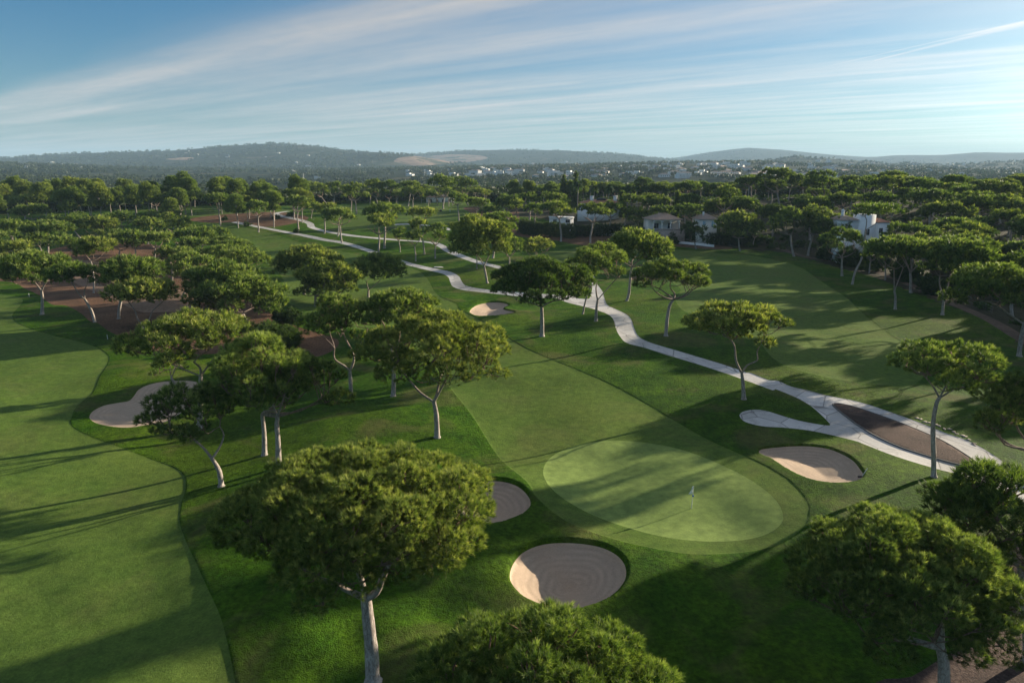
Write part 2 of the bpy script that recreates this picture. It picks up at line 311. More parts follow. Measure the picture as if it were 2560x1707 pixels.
def Hf(x, y):
    x = np.atleast_1d(np.asarray(x, float)); y = np.atleast_1d(np.asarray(y, float)); return H0(x, y) + cut(x, y)

# ------------------------------------------------------------------ materials
def mat(name): 
    m = bpy.data.materials.new(name); m.use_nodes = True; nt = m.node_tree; nt.nodes.clear(); return m, nt
class NB:
    def __init__(s, nt): s.nt = nt; s.N = nt.nodes; s.L = nt.links
    def n(s, t, ins={}, **k):
        o = s.N.new(t)
        for a, b in k.items(): setattr(o, a, b)
        for a, b in ins.items():
            if isinstance(b, bpy.types.NodeSocket): s.L.new(b, o.inputs[a])
            else: o.inputs[a].default_value = b
        return o
    def noise(s, vec, scale, detail=4, rough=.55, dist=0):
        return s.n('ShaderNodeTexNoise', {'Vector': vec, 'Scale': scale, 'Detail': detail, 'Roughness': rough, 'Distortion': dist}).outputs[0]
    def ramp(s, fac, *st):
        r = s.n('ShaderNodeValToRGB', {0: fac}); e = r.color_ramp.elements
        while len(e) < len(st): e.new(.5)
        for i, (p, c) in enumerate(st): e[i].position = p; e[i].color = tuple(c)+(1,) if len(c) == 3 else c
        return r.outputs[0]
    def mix(s, f, a, b, bt='MIX'):
        o = s.n('ShaderNodeMix', data_type='RGBA', blend_type=bt)
        for i, v in ((0, f), (6, a), (7, b)):
            if isinstance(v, bpy.types.NodeSocket): s.L.new(v, o.inputs[i])
            else: o.inputs[i].default_value = v if i == 0 else tuple(v)+(1,)
        return o.outputs[2]
    def math(s, op, a, b=0.0, c=0.0, clamp=False):
        return s.n('ShaderNodeMath', {0: a, 1: b, 2: c}, operation=op, use_clamp=clamp).outputs[0]
def grass_mat(name, c1, c2, c3, bump, fine, sheen=.3, dry=.0, gr=.55):
    m, nt = mat(name); b = NB(nt)
    g = b.n('ShaderNodeNewGeometry').outputs['Position']
    big = b.noise(g, .035, 3); mid = b.noise(g, .35, 4, .6); fn = b.noise(g, fine, 5, .7); vf = b.noise(g, fine*4, 2, .6)
    col = b.mix(b.ramp(mid, (.35, (0, 0, 0)), (.68, (1, 1, 1))), c1, c2)
    col = b.mix(b.math('MULTIPLY', b.ramp(big, (.45, (0, 0, 0)), (.7, (1, 1, 1))), .55), col, c3)
    col = b.mix(1.0, col, b.ramp(fn, (.3, (1-gr,)*3), (.7, (1+gr,)*3)), 'MULTIPLY')
    if dry:
        dm = b.noise(g, .11, 4, .6, .6)
        col = b.mix(b.math('MULTIPLY', b.ramp(dm, (.51, (0, 0, 0)), (.66, (1, 1, 1))), dry), col, (.17, .145, .065))
    med = b.noise(g, 1.1, 3, .6); col = b.mix(1.0, col, b.ramp(med, (.3, (.78, .8, .8)), (.7, (1.22, 1.2, 1.15))), 'MULTIPLY')
    h = b.math('ADD', b.math('MULTIPLY', fn, 1.0), b.math('MULTIPLY', vf, .5))
    bp = b.n('ShaderNodeBump', {'Strength': 1.0, 'Distance': bump, 'Height': h})
    bs = b.n('ShaderNodeBsdfPrincipled', {'Base Color': col, 'Roughness': .75, 'Normal': bp.outputs[0], 'Sheen Weight': sheen, 'Sheen Roughness': .5, 'Sheen Tint': (.55, .75, .25, 1), 'Specular IOR Level': .04})
    o = b.n('ShaderNodeOutputMaterial', {0: bs.outputs[0]}); return m
def soil_mat(name, stops, scale, bump, rough=.95, extra=None, lc=.38):
    m, nt = mat(name); b = NB(nt); g = b.n('ShaderNodeNewGeometry').outputs['Position']
    fn = b.noise(g, scale, 6, .75); big = b.noise(g, scale*.05, 3)
    col = b.ramp(fn, *stops)
    col = b.mix(1.0, col, b.ramp(big, (.3, (1-lc,)*3), (.7, (1+lc, 1+lc*.92, 1+lc*.8))), 'MULTIPLY')
    if extra: col = extra(b, g, col)
    bp = b.n('ShaderNodeBump', {'Strength': 1.0, 'Distance': bump, 'Height': fn})
    bs = b.n('ShaderNodeBsdfPrincipled', {'Base Color': col, 'Roughness': rough, 'Normal': bp.outputs[0], 'Specular IOR Level': .2})
    b.n('ShaderNodeOutputMaterial', {0: bs.outputs[0]}); return m
M = {}
M['rough'] = grass_mat('rough_grass', (.030, .090, .005), (.070, .150, .008), (.120, .165, .015), .28, 2.6, 0, .5)
M['fair'] = grass_mat('fairway_grass', (.092, .158, .030), (.120, .186, .037), (.145, .182, .042), .05, 5, 0, .25, .28)
M['green'] = grass_mat('green_grass', (.215, .30, .085), (.232, .315, .092), (.245, .308, .095), .02, 7, 0, 0, .14)
M['dry'] = grass_mat('dry_grass', (.13, .13, .05), (.17, .15, .07), (.12, .085, .05), .08, 2, .1)
M['wood'] = soil_mat('woodland_soil', [(.3, (.026, .026, .012)), (.55, (.055, .05, .022)), (.75, (.085, .085, .035))], 1.6, .12)
M['mulch'] = soil_mat('bark_mulch', [(.3, (.055, .030, .018)), (.52, (.16, .085, .048)), (.72, (.32, .19, .115))], 3.2, .12)
M['mulchd'] = soil_mat('dark_bark_mulch', [(.3, (.035, .022, .02)), (.52, (.10, .065, .055)), (.75, (.24, .17, .14))], 6.0, .08)
M['sandy'] = soil_mat('sandy_soil', [(.3, (.13, .08, .055)), (.55, (.24, .16, .11)), (.75, (.34, .25, .18))], 2.0, .05)
M['dirt'] = soil_mat('dirt_track', [(.3, (.09, .06, .045)), (.55, (.16, .11, .08)), (.75, (.22, .16, .12))], 2.0, .05)
def sandx(b, g, col):
    w = b.noise(g, 9, 3, .6, 1.5); col = b.mix(1.0, col, b.ramp(w, (.3, (.86, .86, .86)), (.7, (1.1, 1.1, 1.1))), 'MULTIPLY')
    a = b.n('ShaderNodeAttribute', attribute_name='tint').outputs['Fac']
    ph = b.math('SINE', b.math('MULTIPLY', b.math('ADD', a, b.math('MULTIPLY', b.noise(g, .5, 2), .5)), 2*math.pi/.62))
    fade = b.ramp(b.noise(g, .35, 3, .6), (.38, (0, 0, 0)), (.6, (1, 1, 1)))
    ring = b.math('ADD', 1.0, b.math('MULTIPLY', b.math('MULTIPLY', ph, fade), .09))
    return b.mix(1.0, col, ring, 'MULTIPLY')
M['sand'] = soil_mat('bunker_sand', [(.3, (.46, .345, .25)), (.55, (.55, .42, .315)), (.75, (.62, .49, .375))], 14, .012, .95, sandx, .07)
def concx(b, g, col):
    vr = b.n('ShaderNodeTexVoronoi', {'Vector': g, 'Scale': .22}).outputs['Color']
    col = b.mix(1.0, col, b.ramp(b.n('ShaderNodeRGBToBW', {0: vr}).outputs[0], (.2, (.86, .86, .85)), (.8, (1.1, 1.1, 1.11))), 'MULTIPLY')
    ed = b.n('ShaderNodeTexVoronoi', {'Vector': g, 'Scale': .22}, feature='DISTANCE_TO_EDGE').outputs[0]
    col = b.mix(b.ramp(ed, (0, (.8, .8, .8)), (.02, (0, 0, 0))), col, (.13, .12, .11))
    st = b.noise(g, .5, 5, .65, .8); return b.mix(b.ramp(st, (.5, (0, 0, 0)), (.72, (.5, .5, .5))), col, (.27, .25, .235))
M['path'] = soil_mat('concrete', [(.3, (.56, .54, .52)), (.55, (.67, .65, .63)), (.75, (.74, .72, .70))], 5, .008, .85, concx, .1)
def quarx(b, g, col):
    sc = b.ramp(b.noise(g, .006, 5, .7, .6), (.50, (0, 0, 0)), (.56, (1, 1, 1)))
    mp = b.n('ShaderNodeMapping', {'Vector': g, 'Scale': (.25, 1, 6)}).outputs[0]
    col = b.mix(1.0, col, b.ramp(b.noise(mp, .012, 4, .6), (.35, (.6, .6, .6)), (.65, (1.3, 1.3, 1.3))), 'MULTIPLY')
    return b.mix(sc, col, (.05, .065, .03))
M['rock'] = soil_mat('quarry_rock', [(.3, (.20, .13, .09)), (.5, (.36, .24, .17)), (.75, (.5, .37, .27))], .012, 8, .95, quarx)
def hills_mat():
    m, nt = mat('scrub_hills'); b = NB(nt); g = b.n('ShaderNodeNewGeometry').outputs['Position']
    a = b.noise(g, .02, 6, .7); c = b.noise(g, .0022, 5, .6); d = b.noise(g, .006, 4, .65, .5)
    col = b.ramp(a, (.35, (.011, .022, .010)), (.55, (.028, .042, .018)), (.75, (.075, .08, .036)))
    col = b.mix(b.math('MULTIPLY', b.ramp(c, (.5, (0, 0, 0)), (.62, (1, 1, 1))), .6), col, (.035, .05, .022))
    col = b.mix(b.math('MULTIPLY', b.ramp(d, (.58, (0, 0, 0)), (.66, (1, 1, 1))), .6), col, (.16, .13, .075))
    bp = b.n('ShaderNodeBump', {'Strength': 1.0, 'Distance': 9.0, 'Height': a})
    bs = b.n('ShaderNodeBsdfPrincipled', {'Base Color': col, 'Roughness': 1.0, 'Normal': bp.outputs[0], 'Specular IOR Level': .05})
    b.n('ShaderNodeOutputMaterial', {0: bs.outputs[0]}); return m
M['hills'] = hills_mat()

def plain(name, c, rough=.7, metal=0.0, var=.15, scale=3.0):
    m, nt = mat(name); b = NB(nt); g = b.n('ShaderNodeNewGeometry').outputs['Position']
    col = b.mix(1.0, c, b.ramp(b.noise(g, scale, 4, .6), (.3, (1-var,)*3), (.7, (1+var,)*3)), 'MULTIPLY')
    bs = b.n('ShaderNodeBsdfPrincipled', {'Base Color': col, 'Roughness': rough, 'Metallic': metal})
    b.n('ShaderNodeOutputMaterial', {0: bs.outputs[0]}); return m

# ------------------------------------------------------------------ ground mesh: one triangulation, one object per surface
def props(o, label=None, cat=None, group=None, kind=None):
    for k, v in (('label', label), ('category', cat), ('group', group), ('kind', kind)):
        if v: o[k] = v
    return o
def link(name, me, parent=None):
    o = bpy.data.objects.new(name, me); COL.objects.link(o)
    if parent is not None: o.parent = parent
    return o
def mesh_np(name, V, Fc, m=None, sm=False, col=None):     # Fc: array (n,3) or (n,4)
    me = bpy.data.meshes.new(name); V = np.ascontiguousarray(V, np.float32); Fc = np.ascontiguousarray(Fc, np.int32); k = Fc.shape[1]
    me.vertices.add(len(V)); me.vertices.foreach_set('co', V.ravel())
    me.loops.add(Fc.size); me.loops.foreach_set('vertex_index', Fc.ravel())
    me.polygons.add(len(Fc)); me.polygons.foreach_set('loop_start', np.arange(0, Fc.size, k, dtype=np.int32)); me.polygons.foreach_set('loop_total', np.full(len(Fc), k, np.int32))
    if sm: me.polygons.foreach_set('use_smooth', np.ones(len(Fc), bool))
    if col is not None:
        a = me.attributes.new('tint', 'FLOAT', 'POINT'); a.data.foreach_set('value', np.ascontiguousarray(col, np.float32))
    if m: me.materials.append(m)
    me.update(); me.validate(); return me

def build_ground():
    P = []
    r = 13.0
    while r < 13500:
        q = .0095 if r < 260 else (.012 if r < 700 else .014)
        n = int(1.84/q)
        a = -.92 + 1.84*(np.arange(n)+rs.rand(n)*.5+.25)/n
        rr = r*(1+(rs.rand(n)-.5)*q*.5)
        P.append(np.stack([rr*np.sin(a), rr*np.cos(a)], 1))
        n = 36; a = .95+(2*math.pi-1.9)*np.arange(n)/(n-1)
        if int(math.log(r)/.12) != int(math.log(r*(1+q))/.12): P.append(np.stack([r*np.sin(a), r*np.cos(a)], 1))
        r *= 1+q
    P.append(np.array([[0., 0.], [5, 5], [-5, 5], [5, -5], [-5, -5]]))
    P = np.vstack(P)
    outlines = FAIR+[green]+PATHS+[island, track]+list(bunkers.values())+[bed_left, bed_sand, bed_north, bed_mid, bed_tee, bed_small, bed_front, quarry, quarry2]
    near = FAIR+[green, island]+PATHS+list(bunkers.values())
    extra = []
    for Q in near:
        t = np.roll(Q, -1, 0)-np.roll(Q, 1, 0); t /= np.linalg.norm(t, axis=1)[:, None]+1e-9; nn = np.stack([-t[:, 1], t[:, 0]], 1)
        c = np.linalg.norm(Q, axis=1) < 170
        for k in (.12, -.12): extra.append((Q+nn*k)[c])
    for Q in bunkers.values():
        x0, y0 = Q.min(0)-3; x1, y1 = Q.max(0)+3; st = .22 if np.linalg.norm(Q[0]) < 85 else .45
        gx, gy = np.meshgrid(np.arange(x0, x1, st), np.arange(y0, y1, st)); extra.append(np.stack([gx.ravel(), gy.ravel()], 1))
    extra = np.vstack(extra)+rs.rand(1)*1e-4
    V = [Vector(p) for p in np.vstack([P, extra])]; E = []
    for Q in outlines:
        b = len(V); m = len(Q); V += [Vector(p) for p in Q]; E += [(b+i, b+(i+1) % m) for i in range(m)]
    vo, eo, fo, *_ = delaunay_2d_cdt(V, E, [], 0, 1e-4, False)
    XY = np.array([(v[0], v[1]) for v in vo]); T = np.array([f for f in fo if len(f) == 3], np.int32)
    Z = Hf(XY[:, 0], XY[:, 1]); V3 = np.column_stack([XY, Z])
    C = V3[T].mean(1); cx, cy_ = C[:, 0], C[:, 1]
    e1 = V3[T[:, 1]]-V3[T[:, 0]]; e2 = V3[T[:, 2]]-V3[T[:, 0]]; fn = np.cross(e1, e2)
    flip = fn[:, 2] < 0; T[flip] = T[flip][:, ::-1]; fn[flip] *= -1
    VN = np.zeros_like(V3)
    for k in range(3): np.add.at(VN, T[:, k], fn)
    VN /= np.linalg.norm(VN, axis=1)[:, None]+1e-12
    cls = np.zeros(len(T), int); names = ['ground']
    def put(nm, P): 
        if nm not in names: names.append(nm)
        cls[inside(cx, cy_, P)] = names.index(nm)
    cls[np.hypot(cx, cy_) > 620] = 1; names.append('hills')
    put('woodland_floor', wood_edge)
    for P in FAIR: put('fairway', P)
    put('putting_green', green)
    for P in (bed_left, bed_north, bed_mid, bed_tee, bed_small): put('bark_bed', P)
    put('sandy_ground', bed_sand); put('bark_ground', bed_front); put('dirt_track', track)
    for P in PATHS: put('cart_path', P)
    put('planting_bed', island)
    bn = dict(front='b1', side='b2', right='b3', left='b4', fairway='b5')
    for k, P in bunkers.items(): put(bn[k], P)
    put('quarry', quarry); put('quarry', quarry2)
    info = {'ground': ('rough', 'ground', 'deep green rough grass round the fairways and green'), 'hills': ('hills', 'hills', 'hazy scrub covered hills and plain on the horizon'),
            'woodland_floor': ('wood', 'woodland_ground', 'brown needle covered ground under the pine wood on the right'),
            'fairway': ('fair', 'fairway_grass', 'closely mown pale green fairways'), 'putting_green': ('green', 'putting_green', 'oval putting green with the flagstick'),
            'bark_bed': ('mulch', 'bark_ground', 'reddish bark covered ground under the pines'), 'sandy_ground': ('sandy', 'sandy_ground', 'tan sandy patch within the reddish bark'),
            'bark_ground': ('mulchd', 'bark_ground', 'dark bark ground in the lower right corner'), 'dirt_track': ('dirt', 'dirt_track', 'brown dirt track along the edge of the wood'),
            'cart_path': ('path', 'path', 'pale concrete cart path winding between the fairways'), 'planting_bed': ('mulchd', 'bark_island', 'leaf shaped bark island enclosed by the concrete path'),
            'b1': ('sand', 'sand_bunker', 'round raked sand bunker in front of the green'), 'b2': ('sand', 'sand_bunker', 'small round sand bunker half hidden behind the large pine'),
            'b3': ('sand', 'sand_bunker', 'sand bunker between the green and the path, rake on its rim'), 'b4': ('sand', 'sand_bunker', 'kidney shaped sand bunker beside the left fairway'),
            'b5': ('sand', 'sand_bunker', 'small sand bunker beside the winding path, behind the green'), 'quarry': ('rock', 'quarry_ground', 'tan quarry faces cut into the distant hill')}
    for i, nm in enumerate(names):
        k = np.where(cls == i)[0]
        if not len(k): continue
        t = T[k]; u, inv = np.unique(t.ravel(), return_inverse=True)
        mk, on, lb = info[nm]
        att = sdist(V3[u][:, 0], V3[u][:, 1], bunkers[{v: k for k, v in bn.items()}[nm]], 1) if nm in bn.values() else None
        me = mesh_np(on, V3[u], inv.reshape(-1, 3), M[mk], True, att)
        if len(me.vertices) == len(u): me.normals_split_custom_set_from_vertices([tuple(v) for v in VN[u]])
        props(link(on, me), lb, None, None, 'structure')
build_ground()

# ------------------------------------------------------------------ trees
def leaf_mat(name, c1, c2, c3, trans=.35):
    m, nt = mat(name); b = NB(nt)
    a = b.n('ShaderNodeAttribute', attribute_name='tint').outputs['Fac']
    oi = b.n('ShaderNodeObjectInfo').outputs['Random']
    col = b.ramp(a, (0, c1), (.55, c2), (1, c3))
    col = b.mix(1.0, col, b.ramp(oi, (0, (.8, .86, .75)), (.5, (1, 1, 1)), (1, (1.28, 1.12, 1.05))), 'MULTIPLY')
    d = b.n('ShaderNodeBsdfPrincipled', {'Base Color': col, 'Roughness': .6, 'Specular IOR Level': .25})
    t = b.n('ShaderNodeBsdfTranslucent', {'Color': b.mix(1.0, col, (1.05, 1.15, .5), 'MULTIPLY')})
    x = b.n('ShaderNodeMixShader', {0: trans, 1: d.outputs[0], 2: t.outputs[0]})
    b.n('ShaderNodeOutputMaterial', {0: x.outputs[0]}); return m
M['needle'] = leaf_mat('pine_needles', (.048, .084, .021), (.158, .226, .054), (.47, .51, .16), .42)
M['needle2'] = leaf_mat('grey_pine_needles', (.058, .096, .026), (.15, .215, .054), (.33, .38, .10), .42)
M['dry_leaf'] = leaf_mat('dry_twigs', (.07, .055, .04), (.12, .10, .075), (.18, .16, .12), .2)
M['bush'] = leaf_mat('bush_leaves', (.03, .055, .015), (.065, .11, .025), (.12, .18, .04))
M['hedge'] = leaf_mat('hedge_leaves', (.022, .042, .013), (.05, .085, .022), (.10, .14, .035), .3)
M['far'] = leaf_mat('far_tree_leaves', (.020, .034, .014), (.045, .064, .026), (.09, .11, .042), .25)
def bark_mat():
    m, nt = mat('pine_bark'); b = NB(nt); g = b.n('ShaderNodeTexCoord').outputs['Object']
    a = b.n('ShaderNodeAttribute', attribute_name='tint').outputs['Fac']
    mp = b.n('ShaderNodeMapping', {'Vector': g, 'Scale': (1, 1, .28)}).outputs[0]
    f = b.noise(mp, 7, 6, .7, .4); v = b.n('ShaderNodeTexVoronoi', {'Vector': mp, 'Scale': 9.0}, feature='DISTANCE_TO_EDGE').outputs[0]
    pale = b.ramp(f, (.3, (.17, .145, .125)), (.5, (.42, .37, .33)), (.72, (.64, .58, .52)))
    red = b.ramp(f, (.3, (.09, .05, .035)), (.55, (.24, .14, .10)), (.75, (.36, .25, .19)))
    col = b.mix(a, pale, red)
    col = b.mix(b.ramp(v, (0, (.6, .6, .6)), (.06, (0, 0, 0))), col, (.05, .035, .028))
    bp = b.n('ShaderNodeBump', {'Strength': .9, 'Distance': .05, 'Height': f})
    bs = b.n('ShaderNodeBsdfPrincipled', {'Base Color': col, 'Roughness': .9, 'Normal': bp.outputs[0], 'Specular IOR Level': .15})
    b.n('ShaderNodeOutputMaterial', {0: bs.outputs[0]}); return m
M['bark'] = bark_mat()

class Tubes:
    def __init__(s): s.V = []; s.F = []; s.T = []; s.n = 0
    def add(s, pts, rad, sides=8, t0=0., t1=1., rng=rs, rough=.08):
        P = np.array(pts, float); r = np.array(rad, float); m = len(P)
        tg = np.gradient(P, axis=0); tg /= np.linalg.norm(tg, axis=1)[:, None]+1e-9
        ref = np.array([.31, .95, .05]); a = np.cross(tg, ref); a /= np.linalg.norm(a, axis=1)[:, None]+1e-9; b = np.cross(tg, a)
        th = np.linspace(0, 2*math.pi, sides, endpoint=False)
        rr = r[:, None]*(1+(rng.rand(m, sides)-.5)*2*rough)
        V = P[:, None, :] + rr[..., None]*(np.cos(th)[None, :, None]*a[:, None]+np.sin(th)[None, :, None]*b[:, None])
        i = np.arange(m-1)[:, None]*sides; j = np.arange(sides)[None]; k = (j+1) % sides
        s.F.append(np.stack([i+j, i+k, i+sides+k, i+sides+j], -1).reshape(-1, 4)+s.n); s.V.append(V.reshape(-1, 3))
        s.T.append(np.repeat(np.linspace(t0, t1, m), sides)); s.n += m*sides
    def mesh(s, name): return mesh_np(name, np.vstack(s.V), np.vstack(s.F), M['bark'], True, np.concatenate(s.T))

def curve(a, b, n=6, sag=.12, rng=rs, up=.0):
    a = np.array(a, float); b = np.array(b, float); L = np.linalg.norm(b-a); t = np.linspace(0, 1, n)[:, None]
    o = (rng.rand(3)-.5)*2*sag*L; o2 = (rng.rand(3)-.5)*sag*L
    return a+(b-a)*t + o*np.sin(math.pi*t) + o2*np.sin(2*math.pi*t) + np.array([0, 0, up*L])*np.sin(math.pi*t)

def tufts(C, D, L, k, wid, rng, spread=.75, tint=None):
    """needle tufts: k blades around direction D at each centre C"""
    n = len(C); d = D[:, None, :] + rng.randn(n, k, 3)*spread*.75
    d /= np.linalg.norm(d, axis=2)[..., None]+1e-9
    w = np.cross(d, rng.randn(n, k, 3)); w /= np.linalg.norm(w, axis=2)[..., None]+1e-9
    ln = L*(.65+.6*rng.rand(n, k, 1)); o = C[:, None, :] + rng.randn(n, k, 3)*L*.16
    a = o - d*ln*.15 + w*ln*wid*.5; b = o - d*ln*.15 - w*ln*wid*.5; c = o + d*ln
    V = np.stack([a, b, c], 2).reshape(-1, 3); T = np.arange(len(V), dtype=np.int32).reshape(-1, 3)
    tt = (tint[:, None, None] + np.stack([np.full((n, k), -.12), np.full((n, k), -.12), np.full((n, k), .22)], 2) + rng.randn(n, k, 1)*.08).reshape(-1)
    return V, T, np.clip(tt, 0, 1)

LODS = [(45, .235, .19, 24, .10), (85, .37, .31, 20, .13), (140, .48, .38, 11, .2), (230, .72, .54, 8, .28), (1e9, 1.0, .75, 7, .32)]
def crown_clumps(R, Ry, a, nc, rng, flat=.5, lob=.14, cr=.25, low=.55):
    """clump centres and radii for an umbrella crown centred on the origin, half height a"""
    ph = rng.rand(4)*6.28; out = []; tries = 0
    while len(out) < nc and tries < nc*60:
        tries += 1
        th = rng.rand()*6.28; rho = math.sqrt(rng.rand())
        mod = 1 + lob*(math.sin(2*th+ph[0])+.7*math.sin(3*th+ph[1])+.5*math.sin(5*th+ph[2]))/1.6
        r = cr*(.62+.75*rng.rand()); q = rho*(1-r*.8)*mod
        dome = math.sqrt(max(0, 1-min(q, 1)**2))
        if rng.rand() < .78: z = a*(-low+(1+low)*dome**.9) - r*R*flat*.7
        else: z = a*(-low*(q*1.25-.35) - .12 + .45*dome*rng.rand())
        z += (rng.rand()-.5)*.34*a
        p = np.array([q*math.cos(th)*R, q*math.sin(th)*Ry, z])
        if any(np.linalg.norm((p-o[0])*np.array([1, 1, 1.5])) < .62*(r*R+o[1]) for o in out): continue
        out.append((p, r*R))
    return out

def foliage(clumps, lod, rng, flat=.6, dens=1.0, under=-.35, tone=0.0):
    _, L, sp, k, wd = LODS[lod]; Cs, Ds, Ts = [], [], []
    for c, r in clumps:
        n = max(6, int(dens*2*math.pi*r*r*.95/(sp*sp)))
        d = rng.randn(int(n*1.9), 3); d /= np.linalg.norm(d, axis=1)[:, None]; d = d[d[:, 2] > under][:n]; n = len(d)
        bump = 1 + .13*np.sin(d[:, 0]*5+c[0]*3)*np.sin(d[:, 1]*5+c[1]*3) + .10*np.sin(d[:, 0]*11+c[2]*5)*np.cos(d[:, 1]*9)
        rad = (1-.28*rng.rand(n)**2)*bump
        Cs.append(c+d*np.array([1, 1, flat])*r*rad[:, None])
        dd = d*np.array([1, 1, .8])+np.array([0, 0, .55]); Ds.append(dd/np.linalg.norm(dd, axis=1)[:, None])
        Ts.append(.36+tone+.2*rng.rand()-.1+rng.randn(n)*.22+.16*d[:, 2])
    return tufts(np.vstack(Cs), np.vstack(Ds), L, k, wd, rng, .75, np.concatenate(Ts))

def px_local(px, py, fx, fy_, fz):
    x, z = plane_hit(px, py, fy_); return np.array([x-fx, 0, z-fz])

NAMES_DONE = {}
def new_tree(name, x, y, label, cat, group=None):
    o = bpy.data.objects.new(name, None); COL.objects.link(o); o.location = (x, y, float(Hf(x, y)[0])-.05); o.empty_display_size = .5
    props(o, label, cat, group); return o

def pine(foot, box, label=None, group=None, seed=0, stems=None, trunk=None, r0=None, nc=None, flat=.6, tone=0., mat_='needle', kind='umbrella', name='stone_pine', dens=1., ry=None, dy=0., lean=0., low=.55, cr=None, fork=None, world=None, cat='pine tree', lod=None, lob=.14, dims=None):
    rng = np.random.RandomState(1000+seed)
    if world is None: fx, fy_ = [float(v[0]) for v in px2g(*foot)]
    else: fx, fy_ = world
    fz = float(Hf(fx, fy_)[0])-.05
    if dims: box = (0, 10, 0, 10)
    xl, xr, yt, yb = box; yc = fy_+dy
    cx = plane_hit((xl+xr)/2, (yt+yb)/2, yc)[0]; zc = plane_hit((xl+xr)/2, (yt+yb)/2, yc)[1]
    x0 = plane_hit(xl, (yt+yb)/2, yc)[0]; x1 = plane_hit(xr, (yt+yb)/2, yc)[0]; R = (x1-x0)/2
    zt = plane_hit((xl+xr)/2, yt, yc)[1]; zb = plane_hit((xl+xr)/2, yb, yc)[1]; E = (zt-zb)/2
    dist = math.hypot(yc, 30-zc, cx); th = math.atan2(CAM_H-zc, math.hypot(yc, cx)); E *= math.cos(th)
    Ry = R*(ry or (.85+.2*rng.rand())); Ry = min(Ry, .85*E/max(math.sin(th), .02)) if E < Ry*math.sin(th)*1.15 else Ry
    a = math.sqrt(max(E*E-(Ry*math.sin(th))**2, (.3*R)**2))/math.cos(th); a = min(a, 1.3*R)
    C = np.array([cx-fx, yc-fy_, zc-fz])
    if dims: C, R, Ry, a = np.array(dims[0], float), *dims[1:]
    H = C[2]+a
    lod = lod if lod is not None else next(i for i, l in enumerate(LODS) if dist < l[0])
    root = new_tree(name, fx, fy_, label, cat, group)
    cr = cr or (.24 if lod < 3 else .28); nc = nc or int(1.25/(cr*cr)*(.9 if lod < 3 else .75))
    cl = [(p+C, r) for p, r in crown_clumps(R, Ry, a, nc, rng, flat, lob, cr, low)]
    if kind == 'tall':
        cl = []
        for i in range(nc):
            t = rng.rand(); rr = R*(.35+.65*math.sin(math.pi*min(1, t*.8+.15))); th_ = rng.rand()*6.28; q = math.sqrt(rng.rand())*.75
            cl.append((C+np.array([rr*q*math.cos(th_), rr*q*math.sin(th_), a*(2*t-1)*.85]), R*(.3+.2*rng.rand())))
    # trunk and limbs
    tb = Tubes(); r0 = r0 or max(.16, .021*H+.012*R); sd_ = 10 if lod < 2 else 7
    zf = fork or max(.25*H, C[2]-a*(.9 if kind == 'umbrella' else .6)-.05*H)
    if trunk: tp = np.array([[0, 0, 0]]+[px_local(px, py, fx, fy_, fz) for px, py in trunk])
    else:
        top = np.array([C[0]*.55, C[1]*.5, zf]); tp = curve((0, 0, 0), top, 5, .035, rng)
    m = len(tp); rad = r0*np.linspace(1, .68, m); 
    tp2 = smooth(tp, False, 3) if m > 2 else tp; rad = np.interp(np.linspace(0, 1, len(tp2)), np.linspace(0, 1, m), rad)
    tp2 = np.vstack([tp2[:1]+[0, 0, -.4], tp2[:1]+[0, 0, .12], tp2[:1]*.8+tp2[1:2]*.2, tp2[1:]]); rad = np.concatenate([[r0*1.5, r0*1.32, r0*1.07], rad[1:]])
    zz = tp2[:, 2]/max(H, 1)
    tb.add(tp2, rad, sd_, 0, .25, rng, .07)
    F0 = tp2[-1]; ends = []
    if stems:
        for st in stems:
            sp_ = [px_local(px, py, fx, fy_, fz) for px, py in st[1:]]
            off = (rng.rand()-.5)*R*.5
            for i, p in enumerate(sp_): p[1] += off*(i+1)/len(sp_)
            sp_ = smooth(np.array([F0]+sp_), False, 3)
            rr_ = r0*.68*st[0]*np.linspace(1, .55, len(sp_)); tb.add(sp_, rr_, sd_, .25, .6, rng, .08); ends.append((sp_, rr_))
    else: ends = [(np.array([F0, F0+[0, 0, .01]]), np.array([rad[-1], rad[-1]]))]
    # main limbs sweep from the stem ends out under the crown
    nm = max(4, int(6-.4*len(ends))) if kind == 'umbrella' else 3; mains = list(ends) if stems else []
    ph = rng.rand()*6.28
    for j in range(nm):
        an = ph+j*6.28/nm+(rng.rand()-.5)*.5; tgt = C+np.array([.58*R*math.cos(an), .58*Ry*math.sin(an), -a*low*.75+.15*a*rng.rand()])
        if kind == 'tall': tgt = C+np.array([.3*R*math.cos(an), .3*R*math.sin(an), a*.6])
        e = min(ends, key=lambda q: np.linalg.norm((q[0][-1]-tgt)[:2])); c = curve(e[0][-1], tgt, 7, .10, rng, -.06)
        rr_ = np.linspace(e[1][-1]*.8, max(.05, e[1][-1]*.3), 7); tb.add(c, rr_, max(5, sd_-3), .45, .85, rng, .08); mains.append((c, rr_))
    Mp = np.vstack([c for c, _ in mains]); Mr = np.concatenate([r for _, r in mains])
    for p, r in cl:
        tgt = p-np.array([0, 0, r*.25]); w = np.linalg.norm(Mp-tgt, axis=1)+np.maximum(0, Mp[:, 2]-tgt[2])*2; i = int(w.argmin())
        if lod >= 4 and rng.rand() < .6: continue
        n = 5 if lod < 3 else 3; c = curve(Mp[i], tgt, n, .12, rng, -.05)
        tb.add(c, np.linspace(min(Mr[i]*.75, .17), .045, n), 5 if lod < 3 else 4, .7, 1., rng, .05)
        if lod < 3:
            for _ in range(3):
                d = rng.randn(3); d[2] = abs(d[2])*.5; d /= np.linalg.norm(d); s_ = curve(c[3], p+d*r*np.array([.8, .8, .5]), 4, .12, rng)
                tb.add(s_, np.linspace(.06, .02, 4), 4, .8, 1., rng, .03)
